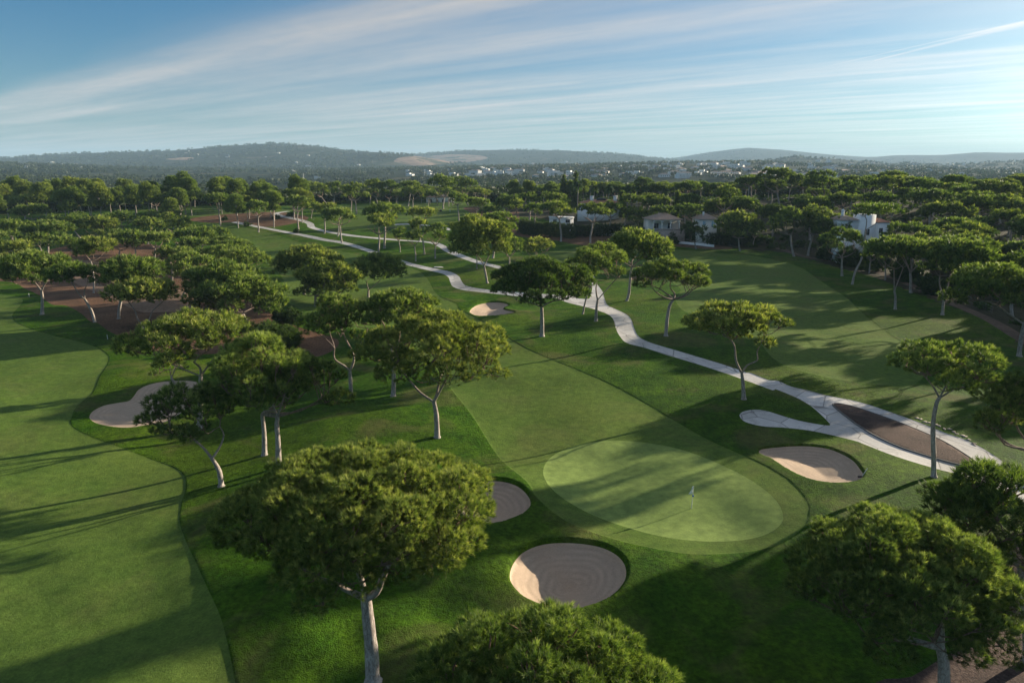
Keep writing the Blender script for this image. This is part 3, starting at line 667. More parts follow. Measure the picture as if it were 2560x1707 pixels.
    link('trunk', tb.mesh('trunk'), root)
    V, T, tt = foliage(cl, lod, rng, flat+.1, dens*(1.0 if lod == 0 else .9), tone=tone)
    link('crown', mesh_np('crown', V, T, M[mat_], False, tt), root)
    return root

# the pines one can single out: (foot, crown box left/right/top/bottom) in photo points, then looks
HERO = [
 dict(foot=(932, 1704), box=(555, 1237, 1108, 1452), label='broad pine nearest the viewer, thick pale trunk, left of the round front bunker', trunk=[(928, 1620), (920, 1545), (915, 1495)], r0=.43, low=.6,
      stems=[(.85, (940, 1480), (958, 1440), (975, 1412), (1030, 1392)), (.75, (890, 1468), (850, 1432), (800, 1400)), (.6, (905, 1440), (885, 1380), (860, 1340))], nc=78, cr=.18, lob=.06),
 dict(foot=(0, 0), world=(.9, 20.5), box=(1010, 1690, 1515, 2080), label='bright pine crown cut off by the bottom edge of the photo', dy=.3, low=.7, nc=58, cr=.21, lob=.16, ry=.8),
 dict(foot=(2370, 1800), box=(1985, 2545, 1292, 1640), label='large pine at the lower right, over the dark bark ground', r0=.36, low=.65, tone=.04, nc=62, cr=.2, lob=.12, dens=1.1,
      trunk=[(2362, 1720), (2358, 1650), (2352, 1620)], stems=[(.7, (2260, 1600), (2180, 1550)), (.8, (2350, 1560), (2330, 1500))]),
 dict(foot=(2572, 1655), box=(2335, 2700, 1172, 1425), label='dark pine at the right edge above the lower right pine', tone=-.12, low=.7, r0=.3, nc=34),
 dict(foot=(2592, 1205), box=(2426, 2690, 948, 1130), label='pine crown on the right edge beyond the end of the path', tone=.05, nc=26),
 dict(foot=(2335, 1192), box=(2240, 2515, 862, 985), label='tall slender pine standing before the bark island', trunk=[(2334, 1130), (2333, 1060), (2341, 1010), (2349, 995)], r0=.24, tone=.08, dens=.75, low=.3, flat=.5,
      stems=[(.6, (2333, 965), (2310, 938), (2280, 920)), (.55, (2368, 955), (2392, 940)), (.55, (2390, 972), (2440, 962), (2452, 930))], nc=22),
 dict(foot=(1860, 998), box=(1718, 1968, 766, 872), label='wide flat pine with a twisted forked trunk beside the path', trunk=[(1858, 965), (1855, 934)], r0=.30, low=.35, flat=.5, nc=26, tone=.05,
      stems=[(.75, (1838, 900), (1832, 862), (1815, 838), (1795, 825)), (.6, (1866, 912), (1890, 898), (1888, 876), (1898, 850))]),
 dict(foot=(1665, 840), box=(1572, 1790, 650, 752), label='dark pine right of the winding path with one leaning trunk', trunk=[(1668, 800), (1674, 765), (1684, 748)], tone=-.1, r0=.33),
 dict(foot=(1490, 803), box=(1410, 1584, 611, 715), label='tall pine with spreading arms at the bend of the path', trunk=[(1491, 775), (1494, 750)], stems=[(.8, (1490, 725), (1492, 705)), (.55, (1512, 730), (1540, 700), (1552, 690))], r0=.33, low=.8),
 dict(foot=(1457, 785), box=(1395, 1470, 655, 728), label='thin leaning pine just left of the bend of the path', trunk=[(1462, 760), (1468, 738), (1478, 716)], r0=.2, nc=12, dens=.7),
 dict(foot=(1355, 841), box=(1226, 1476, 652, 768), label='very dark dense pine right of the small bunker', trunk=[(1355, 800), (1354, 768)], tone=-.2, r0=.42, nc=34, dens=1.15,
      stems=[(.7, (1350, 750), (1350, 735)), (.5, (1330, 758), (1295, 752)), (.55, (1378, 752), (1410, 745))]),
 dict(foot=(1567, 752), box=(1508, 1672, 581, 664), label='dense domed pine behind the tall pine at the path bend', r0=.36, tone=-.03, nc=30),
 dict(foot=(1218, 708), box=(1115, 1285, 545, 655), label='pine with a tall Y shaped trunk between two paths', trunk=[(1214, 685), (1210, 665)], stems=[(.7, (1202, 650), (1190, 632)), (.7, (1222, 640), (1230, 620), (1232, 605))], r0=.34, nc=26),
 dict(foot=(1342, 655), box=(1295, 1390, 598, 642), label='small light pine just above the very dark pine', nc=14, dens=.8, tone=.05),
 dict(foot=(1275, 672), box=(1230, 1312, 594, 640), label='small two stemmed pine left of the small light pine', nc=12, dens=.7),
 dict(foot=(1093, 1093), box=(900, 1275, 790, 975), label='broad pine with straight pale trunk in the middle of the photo', trunk=[(1091, 1040), (1085, 1005)], r0=.33, nc=36, cr=.22, low=.7, dens=.85,
      stems=[(.8, (1092, 985), (1096, 965), (1100, 945)), (.65, (1050, 985), (1022, 958), (1000, 935)), (.6, (1108, 960), (1125, 925))]),
 dict(foot=(878, 992), box=(748, 935, 742, 872), label='pine with curling Y shaped bare limbs, left of the broad middle pine', trunk=[(876, 955), (875, 927)], r0=.30, dens=.8, low=.5,
      stems=[(.75, (862, 912), (840, 893), (842, 864)), (.8, (885, 902), (884, 880), (868, 845), (858, 818)), (.4, (895, 868), (914, 845), (920, 818))], nc=24),
 dict(foot=(983, 990), box=(890, 1098, 727, 822), label='pine behind the broad middle pine, its crown above it', trunk=[(984, 930), (978, 872)], r0=.34, nc=26),
 dict(foot=(697, 1168), box=(525, 775, 848, 1045), label='bright yellow green pine with two tone trunk above the nearest pine', trunk=[(695, 1110), (692, 1062), (694, 1040)], tone=.22, r0=.3, nc=34, low=.75, stems=[(.6, (680, 1015), (668, 990)), (.6, (706, 1010), (715, 985))]),
 dict(foot=(661, 1137), box=(640, 868, 885, 1045), label='dark spreading pine right of the bright yellow green pine', trunk=[(660, 1080), (655, 1035)], tone=-.12, r0=.28, dens=.8, low=.6, nc=24),
 dict(foot=(553, 1215), box=(365, 590, 963, 1112), label='leaning forked pine left of the nearest pine', trunk=[(548, 1178), (530, 1146)], r0=.27, tone=-.08, dens=.85, low=.6,
      stems=[(.8, (505, 1124), (470, 1100)), (.6, (545, 1122), (553, 1094), (540, 1075))], nc=26),
 dict(foot=(499, 1071), box=(318, 640, 785, 905), label='wide pine with many dark limbs above the kidney bunker', trunk=[(501, 1010), (502, 940)], r0=.36, nc=34, cr=.21, low=.5, dens=.9,
      stems=[(.7, (508, 915), (500, 895)), (.5, (470, 920), (440, 900)), (.5, (530, 900), (560, 885))]),
 dict(foot=(443, 966), box=(378, 476, 892, 945), label='low twin stemmed pine at the back rim of the kidney bunker', trunk=[(435, 955), (428, 945)], nc=9, r0=.22, stems=[(.6, (420, 925)), (.6, (440, 920), (450, 905))]),
 dict(foot=(105, 786), box=(-6, 178, 635, 722), label='pine at the left edge on the grass before the bark ground', trunk=[(106, 750), (104, 728)], tone=0, stems=[(.7, (90, 710), (80, 700)), (.7, (115, 712), (128, 700))], nc=28),
 dict(foot=(237, 805), box=(128, 242, 660, 712), label='pine with long leaning trunk on the edge of the bark ground', trunk=[(228, 775), (212, 748)], stems=[(.7, (200, 735), (190, 715), (184, 700)), (.6, (208, 728), (213, 712))], nc=20),
 dict(foot=(297, 796), box=(238, 412, 648, 712), label='wide pine behind the low Y shaped pine on the bark', nc=24),
 dict(foot=(357, 822), box=(270, 442, 703, 768), label='low dark pine with V shaped trunk on the bark ground', trunk=[(357, 815)], fork=1, stems=[(.8, (345, 795), (340, 775), (325, 752)), (.8, (370, 800), (376, 778), (395, 760))], r0=.28, nc=22),
 dict(foot=(234, 732), box=(188, 288, 598, 645), label='straight pale trunked pine in the centre of the bark ground', trunk=[(235, 700), (230, 665), (226, 652)], nc=16, r0=.22),
 dict(foot=(622, 812), box=(478, 708, 690, 790), label='massive rounded pine at the right end of the bark ground', r0=.34, nc=36, cr=.22, dens=1.1, low=.8),
 dict(foot=(585, 798), box=(466, 660, 660, 745), label='pine directly behind the massive rounded pine', nc=26, low=.7, tone=-.03),
 dict(foot=(789, 765), box=(735, 905, 655, 748), label='pine with stout short trunk left of the green strip', trunk=[(788, 740)], nc=28, r0=.34, low=.8, tone=-.06),
 dict(foot=(760, 735), box=(688, 855, 622, 692), label='flat topped pine behind the stout short trunked pine', nc=26, tone=-.05),
 dict(foot=(836, 752), box=(800, 905, 672, 735), label='dark crooked pine between two denser pines', nc=12, tone=-.12, dens=.7),
 dict(foot=(920, 742), box=(868, 1020, 640, 708), label='pine with splayed twin trunk right of the crooked one', nc=24, trunk=[(921, 725)], stems=[(.7, (915, 705)), (.6, (940, 710), (955, 695))]),
 dict(foot=(2548, 890), box=(2388, 2660, 668, 790), label='large spreading pine leaning in from the right edge', trunk=[(2552, 850), (2560, 810)], stems=[(.7, (2525, 785), (2500, 765), (2470, 755)), (.8, (2570, 780))], r0=.38, nc=34, tone=-.05),
 dict(foot=(2356, 787), box=(2300, 2482, 605, 700), label='tall pine with pale V shaped trunk on the right', trunk=[(2358, 765), (2361, 745)], stems=[(.8, (2350, 715), (2350, 690)), (.8, (2375, 715), (2385, 690))], r0=.34, nc=30, low=.7, tone=-.08),
 dict(foot=(2238, 773), box=(2160, 2330, 597, 662), label='two armed pale pine left of the V shaped pine', trunk=[(2239, 745), (2236, 728)], stems=[(.7, (2233, 700), (2230, 670)), (.7, (2250, 705), (2268, 672))], r0=.3, nc=24, tone=-.08),
 dict(foot=(2277, 732), box=(2225, 2345, 590, 655), label='pine behind the two armed pale pine', trunk=[(2277, 700), (2276, 682)], nc=18, tone=-.08),
 dict(foot=(2131, 711), box=(2128, 2250, 512, 548), label='tall leaning pine with thin crown before the white villa', trunk=[(2138, 680), (2153, 650), (2161, 610), (2164, 575)], stems=[(.7, (2166, 552), (2160, 540)), (.5, (2185, 560), (2190, 545))], r0=.3, nc=14, dens=.45, flat=.4, tone=.08),
 dict(foot=(2105, 690), box=(2050, 2162, 575, 642), label='bushy round pine left of the leaning pine', nc=18, low=.9, tone=-.03),
 dict(foot=(2173, 684), box=(2150, 2212, 600, 652), label='slim pine just right of the leaning pine', nc=9),
 dict(foot=(2213, 700), box=(2185, 2240, 620, 668), label='slim pine beside the dirt track', nc=8, dens=.7),
 dict(foot=(2020, 639), box=(1990, 2092, 522, 585), label='rounded pine with straight grey trunk at the far end of the right fairway', nc=20, low=.9, tone=-.06),
 dict(foot=(1985, 641), box=(1925, 2012, 525, 585), label='pine with crooked dark trunk at the far end of the right fairway', nc=18, low=.9, tone=-.08),
 dict(foot=(1850, 627), box=(1790, 1898, 533, 594), label='thick domed pine with pale trunk at the far edge of the right fairway', nc=24, low=1.0, tone=-.05, r0=.36),
 dict(foot=(1740, 622), box=(1700, 1768, 557, 605), label='bushy low tree before the small arched villa', nc=14, low=1.1, flat=.9, mat_='bush', tone=-.2),
 dict(foot=(1882, 617), box=(1870, 1912, 565, 595), label='tiny light tree right of the thick domed pine', nc=6, dens=.7, tone=.1),
 dict(foot=(1192, 672), box=(1178, 1204, 610, 640), label='small bare leaning pine left of the Y trunked pine', nc=4, dens=.5, r0=.2),
 dict(foot=(1232, 645), box=(1198, 1294, 533, 580), label='pine standing right behind the Y trunked pine', nc=18),
]
CL = {   # clusters: phrase, group, list of (foot, box)
 'bark': ('pines scattered over the bark ground', 'pines on the bark ground', [((297, 648), (255, 348, 583, 622)), ((340, 654), (303, 372, 582, 616)), ((384, 664), (358, 428, 580, 615)), ((185, 662), (120, 202, 590, 650)), ((52, 695), (4, 94, 610, 658)), ((18, 668), (-24, 56, 584, 628)), ((110, 640), (50, 132, 587, 612)), ((432, 632), (418, 478, 581, 606)), ((430, 702), (386, 478, 622, 656)), ((455, 742), (414, 552, 644, 704)), ((575, 705), (520, 680, 632, 665))]),
 'mid': ('low pines between the bark ground and the far fairway', 'pines beyond the bark ground', [((120, 632), (58, 180, 562, 592)), ((30, 628), (-16, 82, 559, 586)), ((200, 595), (117, 227, 539, 572)), ((250, 606), (204, 302, 547, 594)), ((307, 588), (266, 344, 534, 562)), ((370, 610), (334, 414, 551, 582)), ((435, 594), (394, 490, 540, 579)), ((380, 572), (342, 422, 536, 557)), ((505, 642), (446, 567, 573, 608)), ((480, 668), (450, 532, 599, 640)), ((560, 672), (524, 614, 599, 630)), ((555, 684), (514, 612, 621, 648))]),
 'left': ('umbrella pines along the far left fairway', 'umbrella pines on the far left', [((80, 562), (27, 130, 514, 547)), ((62, 548), (22, 122, 494, 517)), ((392, 538), (350, 427, 475, 515)), ((450, 545), (410, 496, 473, 526)), ((550, 568), (508, 584, 486, 522)), ((646, 580), (614, 680, 504, 540)), ((685, 552), (650, 720, 480, 517)), ((735, 547), (712, 772, 475, 498))]),
 'cen': ('pines standing about the two far paths', 'pines around the far paths', [((745, 582), (708, 782, 493, 528)), ((778, 546), (764, 802, 508, 527)), ((811, 584), (782, 850, 511, 532)), ((855, 607), (798, 895, 523, 562)), ((844, 591), (825, 880, 522, 548)), ((947, 642), (897, 1002, 541, 582)), ((961, 621), (910, 1017, 513, 562)), ((1050, 602), (1008, 1094, 520, 552)), ((1061, 636), (1018, 1082, 552, 588)), ((1039, 653), (1008, 1062, 580, 612)), ((1088, 646), (1054, 1124, 562, 612)), ((1000, 630), (974, 1017, 572, 600)), ((1147, 552), (1112, 1172, 486, 511)), ((1190, 547), (1158, 1227, 496, 524)), ((1225, 561), (1194, 1260, 517, 537)), ((1270, 550), (1232, 1312, 492, 527)), ((1290, 556), (1270, 1312, 497, 532)), ((1338, 588), (1308, 1362, 509, 542)), ((1402, 604), (1352, 1437, 504, 543))]),
 'row': ('pines in the long row behind the raised tee', 'pine row behind the tee', [((770, 513), (728, 792, 457, 488)), ((818, 513), (758, 826, 457, 492)), ((835, 516), (812, 860, 455, 487)), ((891, 534), (848, 922, 457, 500)), ((877, 528), (860, 900, 470, 500)), ((945, 515), (906, 967, 452, 492)), ((970, 515), (946, 1004, 454, 497)), ((1020, 515), (996, 1067, 455, 482)), ((1032, 518), (1000, 1062, 467, 499)), ((1070, 517), (1046, 1102, 476, 500)), ((1108, 522), (1072, 1152, 440, 492)), ((1170, 513), (1113, 1192, 444, 487)), ((990, 512), (968, 1012, 462, 490)), ((925, 512), (900, 950, 458, 485))]),
 'hedge': ('pines before the villas and the dark hedge', 'pines along the hedge', [((1476, 607), (1438, 1532, 511, 553)), ((1523, 587), (1503, 1557, 507, 543)), ((1598, 584), (1550, 1632, 521, 555)), ((1637, 595), (1622, 1688, 517, 550)), ((1725, 602), (1686, 1767, 511, 550)), ((1805, 601), (1776, 1847, 472, 525)), ((1325, 575), (1298, 1354, 483, 512)), ((1385, 572), (1350, 1417, 483, 510)), ((1560, 580), (1545, 1620, 487, 520)), ((1650, 575), (1600, 1682, 490, 522))]),
 'slope': ('big pines of the wood behind the white villa', 'pines of the right hand wood', [((1950, 522), (1892, 1985, 422, 478)), ((1870, 520), (1840, 1905, 444, 463)), ((2050, 562), (2008, 2097, 429, 492)), ((2160, 545), (2133, 2200, 447, 480)), ((2230, 545), (2195, 2262, 442, 482)), ((2300, 540), (2253, 2352, 452, 480)), ((2378, 535), (2353, 2402, 459, 478)), ((2320, 585), (2266, 2387, 479, 517)), ((2410, 545), (2368, 2455, 470, 492)), ((2500, 560), (2440, 2565, 464, 492)), ((2445, 600), (2383, 2512, 486, 528)), ((2520, 590), (2488, 2552, 488, 512)), ((2370, 625), (2303, 2437, 509, 550)), ((2200, 590), (2153, 2247, 482, 522)), ((2125, 570), (2093, 2162, 459, 492)), ((2105, 590), (2063, 2147, 485, 517)), ((2025, 600), (1970, 2080, 495, 527)), ((2120, 628), (2083, 2157, 536, 572)), ((2280, 692), (2220, 2347, 565, 600)), ((2410, 700), (2353, 2467, 582, 612)), ((2385, 660), (2328, 2442, 550, 582)), ((2448, 640), (2416, 2482, 546, 570)), ((2420, 680), (2368, 2477, 564, 592)), ((2525, 640), (2470, 2582, 529, 562)), ((2550, 610), (2498, 2602, 504, 532)), ((2530, 790), (2458, 2602, 638, 692)), ((1715, 530), (1675, 1755, 457, 482)), ((1650, 520), (1620, 1685, 459, 480))]),
}
ORD = ['first', 'second', 'third', 'fourth', 'fifth', 'sixth', 'seventh', 'eighth', 'ninth', 'tenth', 'eleventh', 'twelfth', 'thirteenth', 'fourteenth', 'fifteenth', 'sixteenth', 'seventeenth', 'eighteenth', 'nineteenth', 'twentieth']
def ordn(i, n):
    if i == 0: return 'leftmost'
    if i == n-1: return 'rightmost'
    return ORD[i]+' from the left' if i < 20 else ORD[n-1-i]+' from the right' if n-1-i < 20 else 'number %d' % (i+1)
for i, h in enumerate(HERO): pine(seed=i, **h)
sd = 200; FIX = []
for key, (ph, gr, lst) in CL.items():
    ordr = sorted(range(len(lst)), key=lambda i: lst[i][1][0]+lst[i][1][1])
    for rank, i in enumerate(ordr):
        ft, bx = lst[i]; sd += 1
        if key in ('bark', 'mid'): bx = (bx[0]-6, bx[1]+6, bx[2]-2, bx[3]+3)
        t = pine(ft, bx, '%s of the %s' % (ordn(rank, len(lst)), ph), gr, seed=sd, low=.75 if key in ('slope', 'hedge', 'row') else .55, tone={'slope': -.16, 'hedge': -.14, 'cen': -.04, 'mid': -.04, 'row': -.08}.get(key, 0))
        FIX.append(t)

# ------------------------------------------------------------------ copies: woods, tall pines, trees outside the frame
def copy_thing(src, x, y, rz, sc, label, group=None):
    o = src.copy(); COL.objects.link(o); o.location = (x, y, float(Hf(x, y)[0])-.05); o.rotation_euler = (0, 0, rz); o.scale = (sc[0], sc[0], sc[1])
    o['label'] = label
    if group: o['group'] = group
    elif 'group' in o: del o['group']
    for ch in src.children:
        c = ch.copy(); COL.objects.link(c); c.parent = o
    return o
placed = [(o.location.x, o.location.y) for o in COL.objects if o.name.startswith('stone_pine')]
VILLAS = [(flat(1503, 545, 6)[0], 332, 22), (22, 300, 9), (flat(1662, 580, 5)[0], 268, 17), (flat(1773, 585, 5)[0], 262, 14), (flat(2172, 600, 6)[0]*1.05, 226, 13)]
def free(x, y, d):
    return all((x-a)**2+(y-b)**2 > d*d for a, b in placed) and all((x-a)**2+((y-b)*(1 if y > b else .55))**2 > (r*.85)**2 for a, b, r in VILLAS)
def fill(protos, n, sampler, d, label, group, smin=.85, smax=1.2):
    k = 0; t = 0
    while k < n and t < n*200:
        t += 1; x, y = sampler()
        if not free(x, y, d): continue
        placed.append((x, y)); p = protos[rs.randint(len(protos))]; s_ = (smin+(smax-smin)*rs.rand())*(1 if protos[0].name.startswith('mari') else np.interp(y, [200, 300, 450], [1, .86, .7]))
        if 'used' not in USED.setdefault(p.name, {}):
            USED[p.name]['used'] = 1; p.location = (x, y, float(Hf(x, y)[0])-.05); p.rotation_euler = (0, 0, rs.rand()*6.28); p.scale = (s_, s_, s_*(.9+.2*rs.rand())); p['label'] = label; p['group'] = group
        else: copy_thing(p, x, y, rs.rand()*6.28, (s_, s_*(.9+.2*rs.rand())), label, group)
        k += 1
USED = {}
def protos(n, seed, H, R, lod, a=.42, **kw):
    return [pine((0, 0), None, 'x', None, seed=seed+i, world=(10+i, 30), dims=((rs.randn()*.6, rs.randn()*.6, H-R*a), R, R*(.9+.15*rs.rand()), R*a), lod=lod, **kw) for i in range(n)]
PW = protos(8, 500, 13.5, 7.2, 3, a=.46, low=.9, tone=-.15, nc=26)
def wood_s():
    while True:
        x = rs.uniform(20, 360); y = rs.uniform(70, 460)
        d, s = seg_dist(np.array([x]), np.array([y]), EDGE)
        if s[0] < 0 and d[0] > 5 and x/y < 1.05 and (x < 60 or y > 90) and (y > 300 or x > 40): return x, y
fill(PW, 150, wood_s, 8.0, 'umbrella pine in the dense wood on the right and behind the villas', 'umbrella pines of the dense wood')
PB = protos(3, 540, 13, 6.2, 4, low=.7, tone=-.03)
fill(PB, 34, lambda: (rs.uniform(-70, 90), rs.uniform(402, 470)), 8, 'umbrella pine in the belt behind the raised tee', 'umbrella pines behind the raised tee', .85, 1.1)
PT = protos(6, 560, 16.5, 5.4, 3, a=.85, kind='tall', name='maritime_pine', nc=20, flat=.75, tone=.12, mat_='needle2', fork=7, r0=.28)
for p in PT: p['category'] = 'pine tree'
fill(PT, 62, lambda: ((lambda y: (rs.uniform(-.78, -.30)*y, y))(rs.uniform(305, 420))), 7, 'tall slim pine in the grove along the far left horizon', 'tall pines on the far left', .75, 1.12)
fill(PT[:2], 6, lambda: (rs.uniform(-5, 45), rs.uniform(385, 400)), 5, 'tall grey green pine right of the raised tee', 'tall pines right of the tee', .75, .95)
# pines beyond the right edge of the photo; their shadows reach into it
h0 = next(o for o in COL.objects if o.get('label', '').startswith('dense domed'))
for i, (x, y, sh, sv, lb) in enumerate(((88.5, 108, .6, 1.8, 'tall pine outside the photo, farthest of the row beyond the right edge'), (61, 67, .8, .95, 'pine outside the photo, right of the bark island'), (75, 70, .62, 1.0, 'second pine outside the photo, right of the bark island'),
                                   (52, 57, .75, .9, 'pine outside the photo, near the end of the concrete path'), (62, 50, .8, .95, 'pine outside the photo, beyond the lower right corner'), (48, 30, .8, .9, 'pine outside the photo, lowest of the row on the right'))):
    copy_thing(h0, x, y, i*1.7, (sh, sv), lb, None)

# ------------------------------------------------------------------ bushes, hedges, palms, cypresses
def bush(foot, box, label, mat_='bush', group=None, seed=0, nc=12, world=None, tone=0., name='bush', cat='bush'):
    rng = np.random.RandomState(3000+seed)
    fx, fy_ = world or [float(v[0]) for v in px2g(*foot)]; root = new_tree(name, fx, fy_, label, cat, group); fz = float(Hf(fx, fy_)[0])
    a = px_local(box[0], box[3], fx, fy_, fz); b = px_local(box[1], box[2], fx, fy_, fz); R = (b[0]-a[0])/2; H = max(b[2], .5); cxx = (a[0]+b[0])/2
    cl = []
    for i in range(nc):
        th = rng.rand()*6.28; q = math.sqrt(rng.rand())*.7; z = H*(.12+.62*rng.rand()*(1-.5*q)); cl.append((np.array([cxx+q*R*math.cos(th), q*R*math.sin(th), z]), min(R, H)*(.34+.2*rng.rand())))
    lod = next(i for i, l in enumerate(LODS) if math.hypot(fx, fy_) < l[0])
    V, T, tt = foliage(cl, lod, rng, .9, 1.1, -.9, tone); link('foliage', mesh_np('foliage', V, T, M[mat_], False, tt), root)
    tb = Tubes()
    for p, r in cl[:7]: tb.add(curve((cxx*.3, 0, -.1), p, 4, .1, rng), np.linspace(.07, .025, 4), 5, .5, 1, rng)
    link('stem', tb.mesh('stem'), root); return root
bush((714, 813), (685, 746, 750, 813), 'dark round bush at the right end of the bark ground', nc=16, tone=-.15)
bush((690, 866), (636, 742, 803, 868), 'yellow green bushy clump below the dark round bush', nc=22, tone=.15)
bush((2063, 613), (2046, 2080, 589, 613), 'bright yellow green round bush before the white villa', nc=10, tone=.3)
for i, (f, b, l) in enumerate((((693, 548), (684, 702, 538, 549), 'dark bush at the bend of the farthest path'), ((726, 541), (716, 736, 531, 543), 'small bush on the bark ground by the far path'), ((743, 582), (735, 750, 572, 582), 'low bush at the foot of the double trunked far pine'),
                                ((562, 552), (556, 570, 541, 553), 'dark bush behind the white trunked far pine'), ((617, 566), (611, 624, 553, 566), 'upright dark bush at the start of the far path'), ((2350, 690), (2318, 2385, 655, 692), 'straw coloured brush between the right hand pines'),
                                ((1920, 612), (1905, 1935, 590, 612), 'dark bush at the far corner of the right fairway'), ((2000, 618), (1985, 2012, 602, 618), 'clipped dark bush on the lawn before the white villa'), ((2260, 655), (2235, 2290, 630, 660), 'green bush right of the white villa'),
                                ((1560, 600), (1540, 1580, 580, 600), 'dark bush left of the arched villa'), ((1800, 602), (1780, 1825, 575, 603), 'dark bush right of the villa with blue shutters'))):
    bush(f, b, l, mat_='dry_leaf' if 'straw' in l else 'bush', seed=20+i, nc=8, tone=.3 if 'straw' in l else -.2)
for i, (f, b, l) in enumerate((((2130, 664), (2095, 2168, 612, 664), 'green bushy tree hiding the foot of the white tower villa'), ((2195, 676), (2160, 2232, 606, 676), 'second bushy tree before the white tower villa, right of the leaning pine'),
                                ((2065, 648), (2040, 2098, 615, 648), 'low bushes between the lawn and the white tower villa'), ((2262, 700), (2228, 2300, 640, 700), 'tangled bushes under the pines right of the leaning pine'), ((2330, 735), (2290, 2375, 690, 735), 'olive brush under the V shaped pine'))):
    bush(f, b, l, seed=70+i, nc=14, tone=-.1)
bush((1630, 606), (1606, 1656, 566, 608), 'dark shrub before the left end of the arched villa terrace', seed=90, nc=12, tone=-.15)
bush((1684, 610), (1664, 1704, 578, 612), 'dark shrub before the right end of the arched villa terrace', seed=91, nc=10, tone=-.15)
bush((2497, 702), (2464, 2562, 548, 645), 'sparse greyish dead looking tree on the right', 'dry_leaf', None, 50, 26, None, .1, 'dead_tree', 'dead tree')

def hedge(px_pts, h, w, label, tone=0., seed=0, zs=None):
    rng = np.random.RandomState(4000+seed); x, y = px2g([p[0] for p in px_pts], [p[1] for p in px_pts]); root = new_tree('hedge', float(x[0]), float(y[0]), label, 'hedge')
    cl = []; P = np.stack([x, y], 1)
    for a, b in zip(P[:-1], P[1:]):
        L = np.linalg.norm(b-a); n = max(2, int(L/1.6)); nn = np.array([-(b-a)[1], (b-a)[0]])/L
        for i in range(n):
            for zz in np.arange(.6, h, 1.3):
                for sw in (-.28, .28):
                    p = a+(b-a)*(i+.5)/n + nn*w*sw; z = float(Hf(*p)[0]); cl.append((np.array([p[0], p[1], z+zz+rng.randn()*.15])-np.array(root.location), 1.15))
    V, T, tt = foliage(cl, 3, rng, .9, .8, -.6, tone); link('foliage', mesh_np('foliage', V, T, M['hedge'], False, tt), root)
hedge([(1300, 582), (1345, 590), (1395, 592), (1432, 596)], 5.2, 2.5, 'tall yellowish hedge at the far left of the villas', .35, 0)
hedge([(1432, 592), (1500, 590), (1545, 588)], 4.2, 2.5, 'dark hedge before the pool house', -.05, 1)
hedge([(1500, 585), (1560, 590), (1640, 598), (1720, 606), (1790, 613)], 3.4, 3, 'long dark hedge before the arched villa', 0, 2)
hedge([(1790, 612), (1840, 613), (1900, 611)], 4.5, 3, 'dark shrubbery right of the arched villa', -.1, 3)

def palm(px, ytop, y0, label, seed, s=1.0):
    rng = np.random.RandomState(seed); x, ztop = plane_hit(px, ytop, y0); z0 = float(Hf(x, y0)[0]); H = ztop-z0-.8
    root = new_tree('palm_tree', x, y0, label, 'palm tree', 'palms behind the villas')
    tb = Tubes(); tb.add(curve((0, 0, 0), (.2, 0, H), 6, .01, rng), [.34, .27, .24, .23, .24, .3], 7, 0, .3, rng, .08); link('trunk', tb.mesh('trunk'), root)
    V = []; T = []; n = 0
    for i in range(46):
        th = rng.rand()*6.28; el = rng.uniform(-.9, 1.35); L = 2.6*s; pts = []
        for t in np.linspace(0, 1, 6):
            r = L*t*math.cos(el)*(1-.15*t); z = L*t*math.sin(el)-1.1*t*t*s; pts.append((r*math.cos(th)+.2, r*math.sin(th), H+z, .45*s*math.sin(math.pi*min(1, t*.85+.12))))
        sx, sy = -math.sin(th), math.cos(th)
        for j, (a, b, c, w) in enumerate(pts):
            V += [(a+sx*w, b+sy*w, c-.2*w), (a, b, c+.1), (a-sx*w, b-sy*w, c-.2*w)]
            if j: k = n+(j-1)*3; T += [(k, k+1, k+4), (k, k+4, k+3), (k+1, k+2, k+5), (k+1, k+5, k+4)]
        n += 18
    link('fronds', mesh_np('fronds', np.array(V), np.array(T), M['bush'], False, rng.rand(len(V))*.4+.3), root)
for i, (px, yt, l) in enumerate(((1445, 461, 'palm standing clear left of the red roofed villa'), (1485, 470, 'palm just behind the left chimney of the red roofed villa'), (1523, 468, 'palm just behind the right chimney of the red roofed villa'), (1593, 463, 'first palm right of the red roofed villa'), (1611, 466, 'palm close beside the first one right of the red roofed villa'), (1662, 478, 'palm farthest right behind the villas'), (1570, 468, 'palm between the villa and the palm pair'))):
    palm(px, yt-4, 352, l, 60+i, 1.25)
def cone_tree(px, yt, yb, wpx, y0, label, seed, name, cat):
    rng = np.random.RandomState(seed); x, zt = plane_hit(px, yt, y0); z0 = float(Hf(x, y0)[0]); H = zt-z0; R = wpx/2/F*y0
    root = new_tree(name, x, y0, label, cat); cl = []
    for t in np.linspace(.1, .97, int(H/(R*.55))+3):
        r = R*(1-t)**.7*.8+.25
        for k in range(4): th = rng.rand()*6.28; cl.append((np.array([r*.45*math.cos(th), r*.45*math.sin(th), H*t]), max(r*.62, .5)))
    V, T, tt = foliage(cl, 4, rng, 1.1, 1.2, -.9, -.25); link('crown', mesh_np('crown', V, T, M['needle'], False, tt), root)
    tb = Tubes(); tb.add(np.array([(0, 0, -.2), (0, 0, H*.5), (0, 0, H*.9)]), [.3, .2, .06], 6); link('trunk', tb.mesh('trunk'), root)
cone_tree(1440, 430, 500, 26, 372, 'dark pointed conifer rising behind the left hand palm', 80, 'conifer', 'conifer')
cone_tree(1410, 439, 500, 38, 385, 'broad dark conifer left of the pointed one', 81, 'conifer', 'conifer')
cone_tree(1694, 480, 540, 14, 300, 'narrow dark cypress behind the arched villa', 82, 'cypress', 'cypress')
cone_tree(1556, 480, 520, 9, 330, 'narrow cypress right of the red roofed villa', 83, 'cypress', 'cypress')

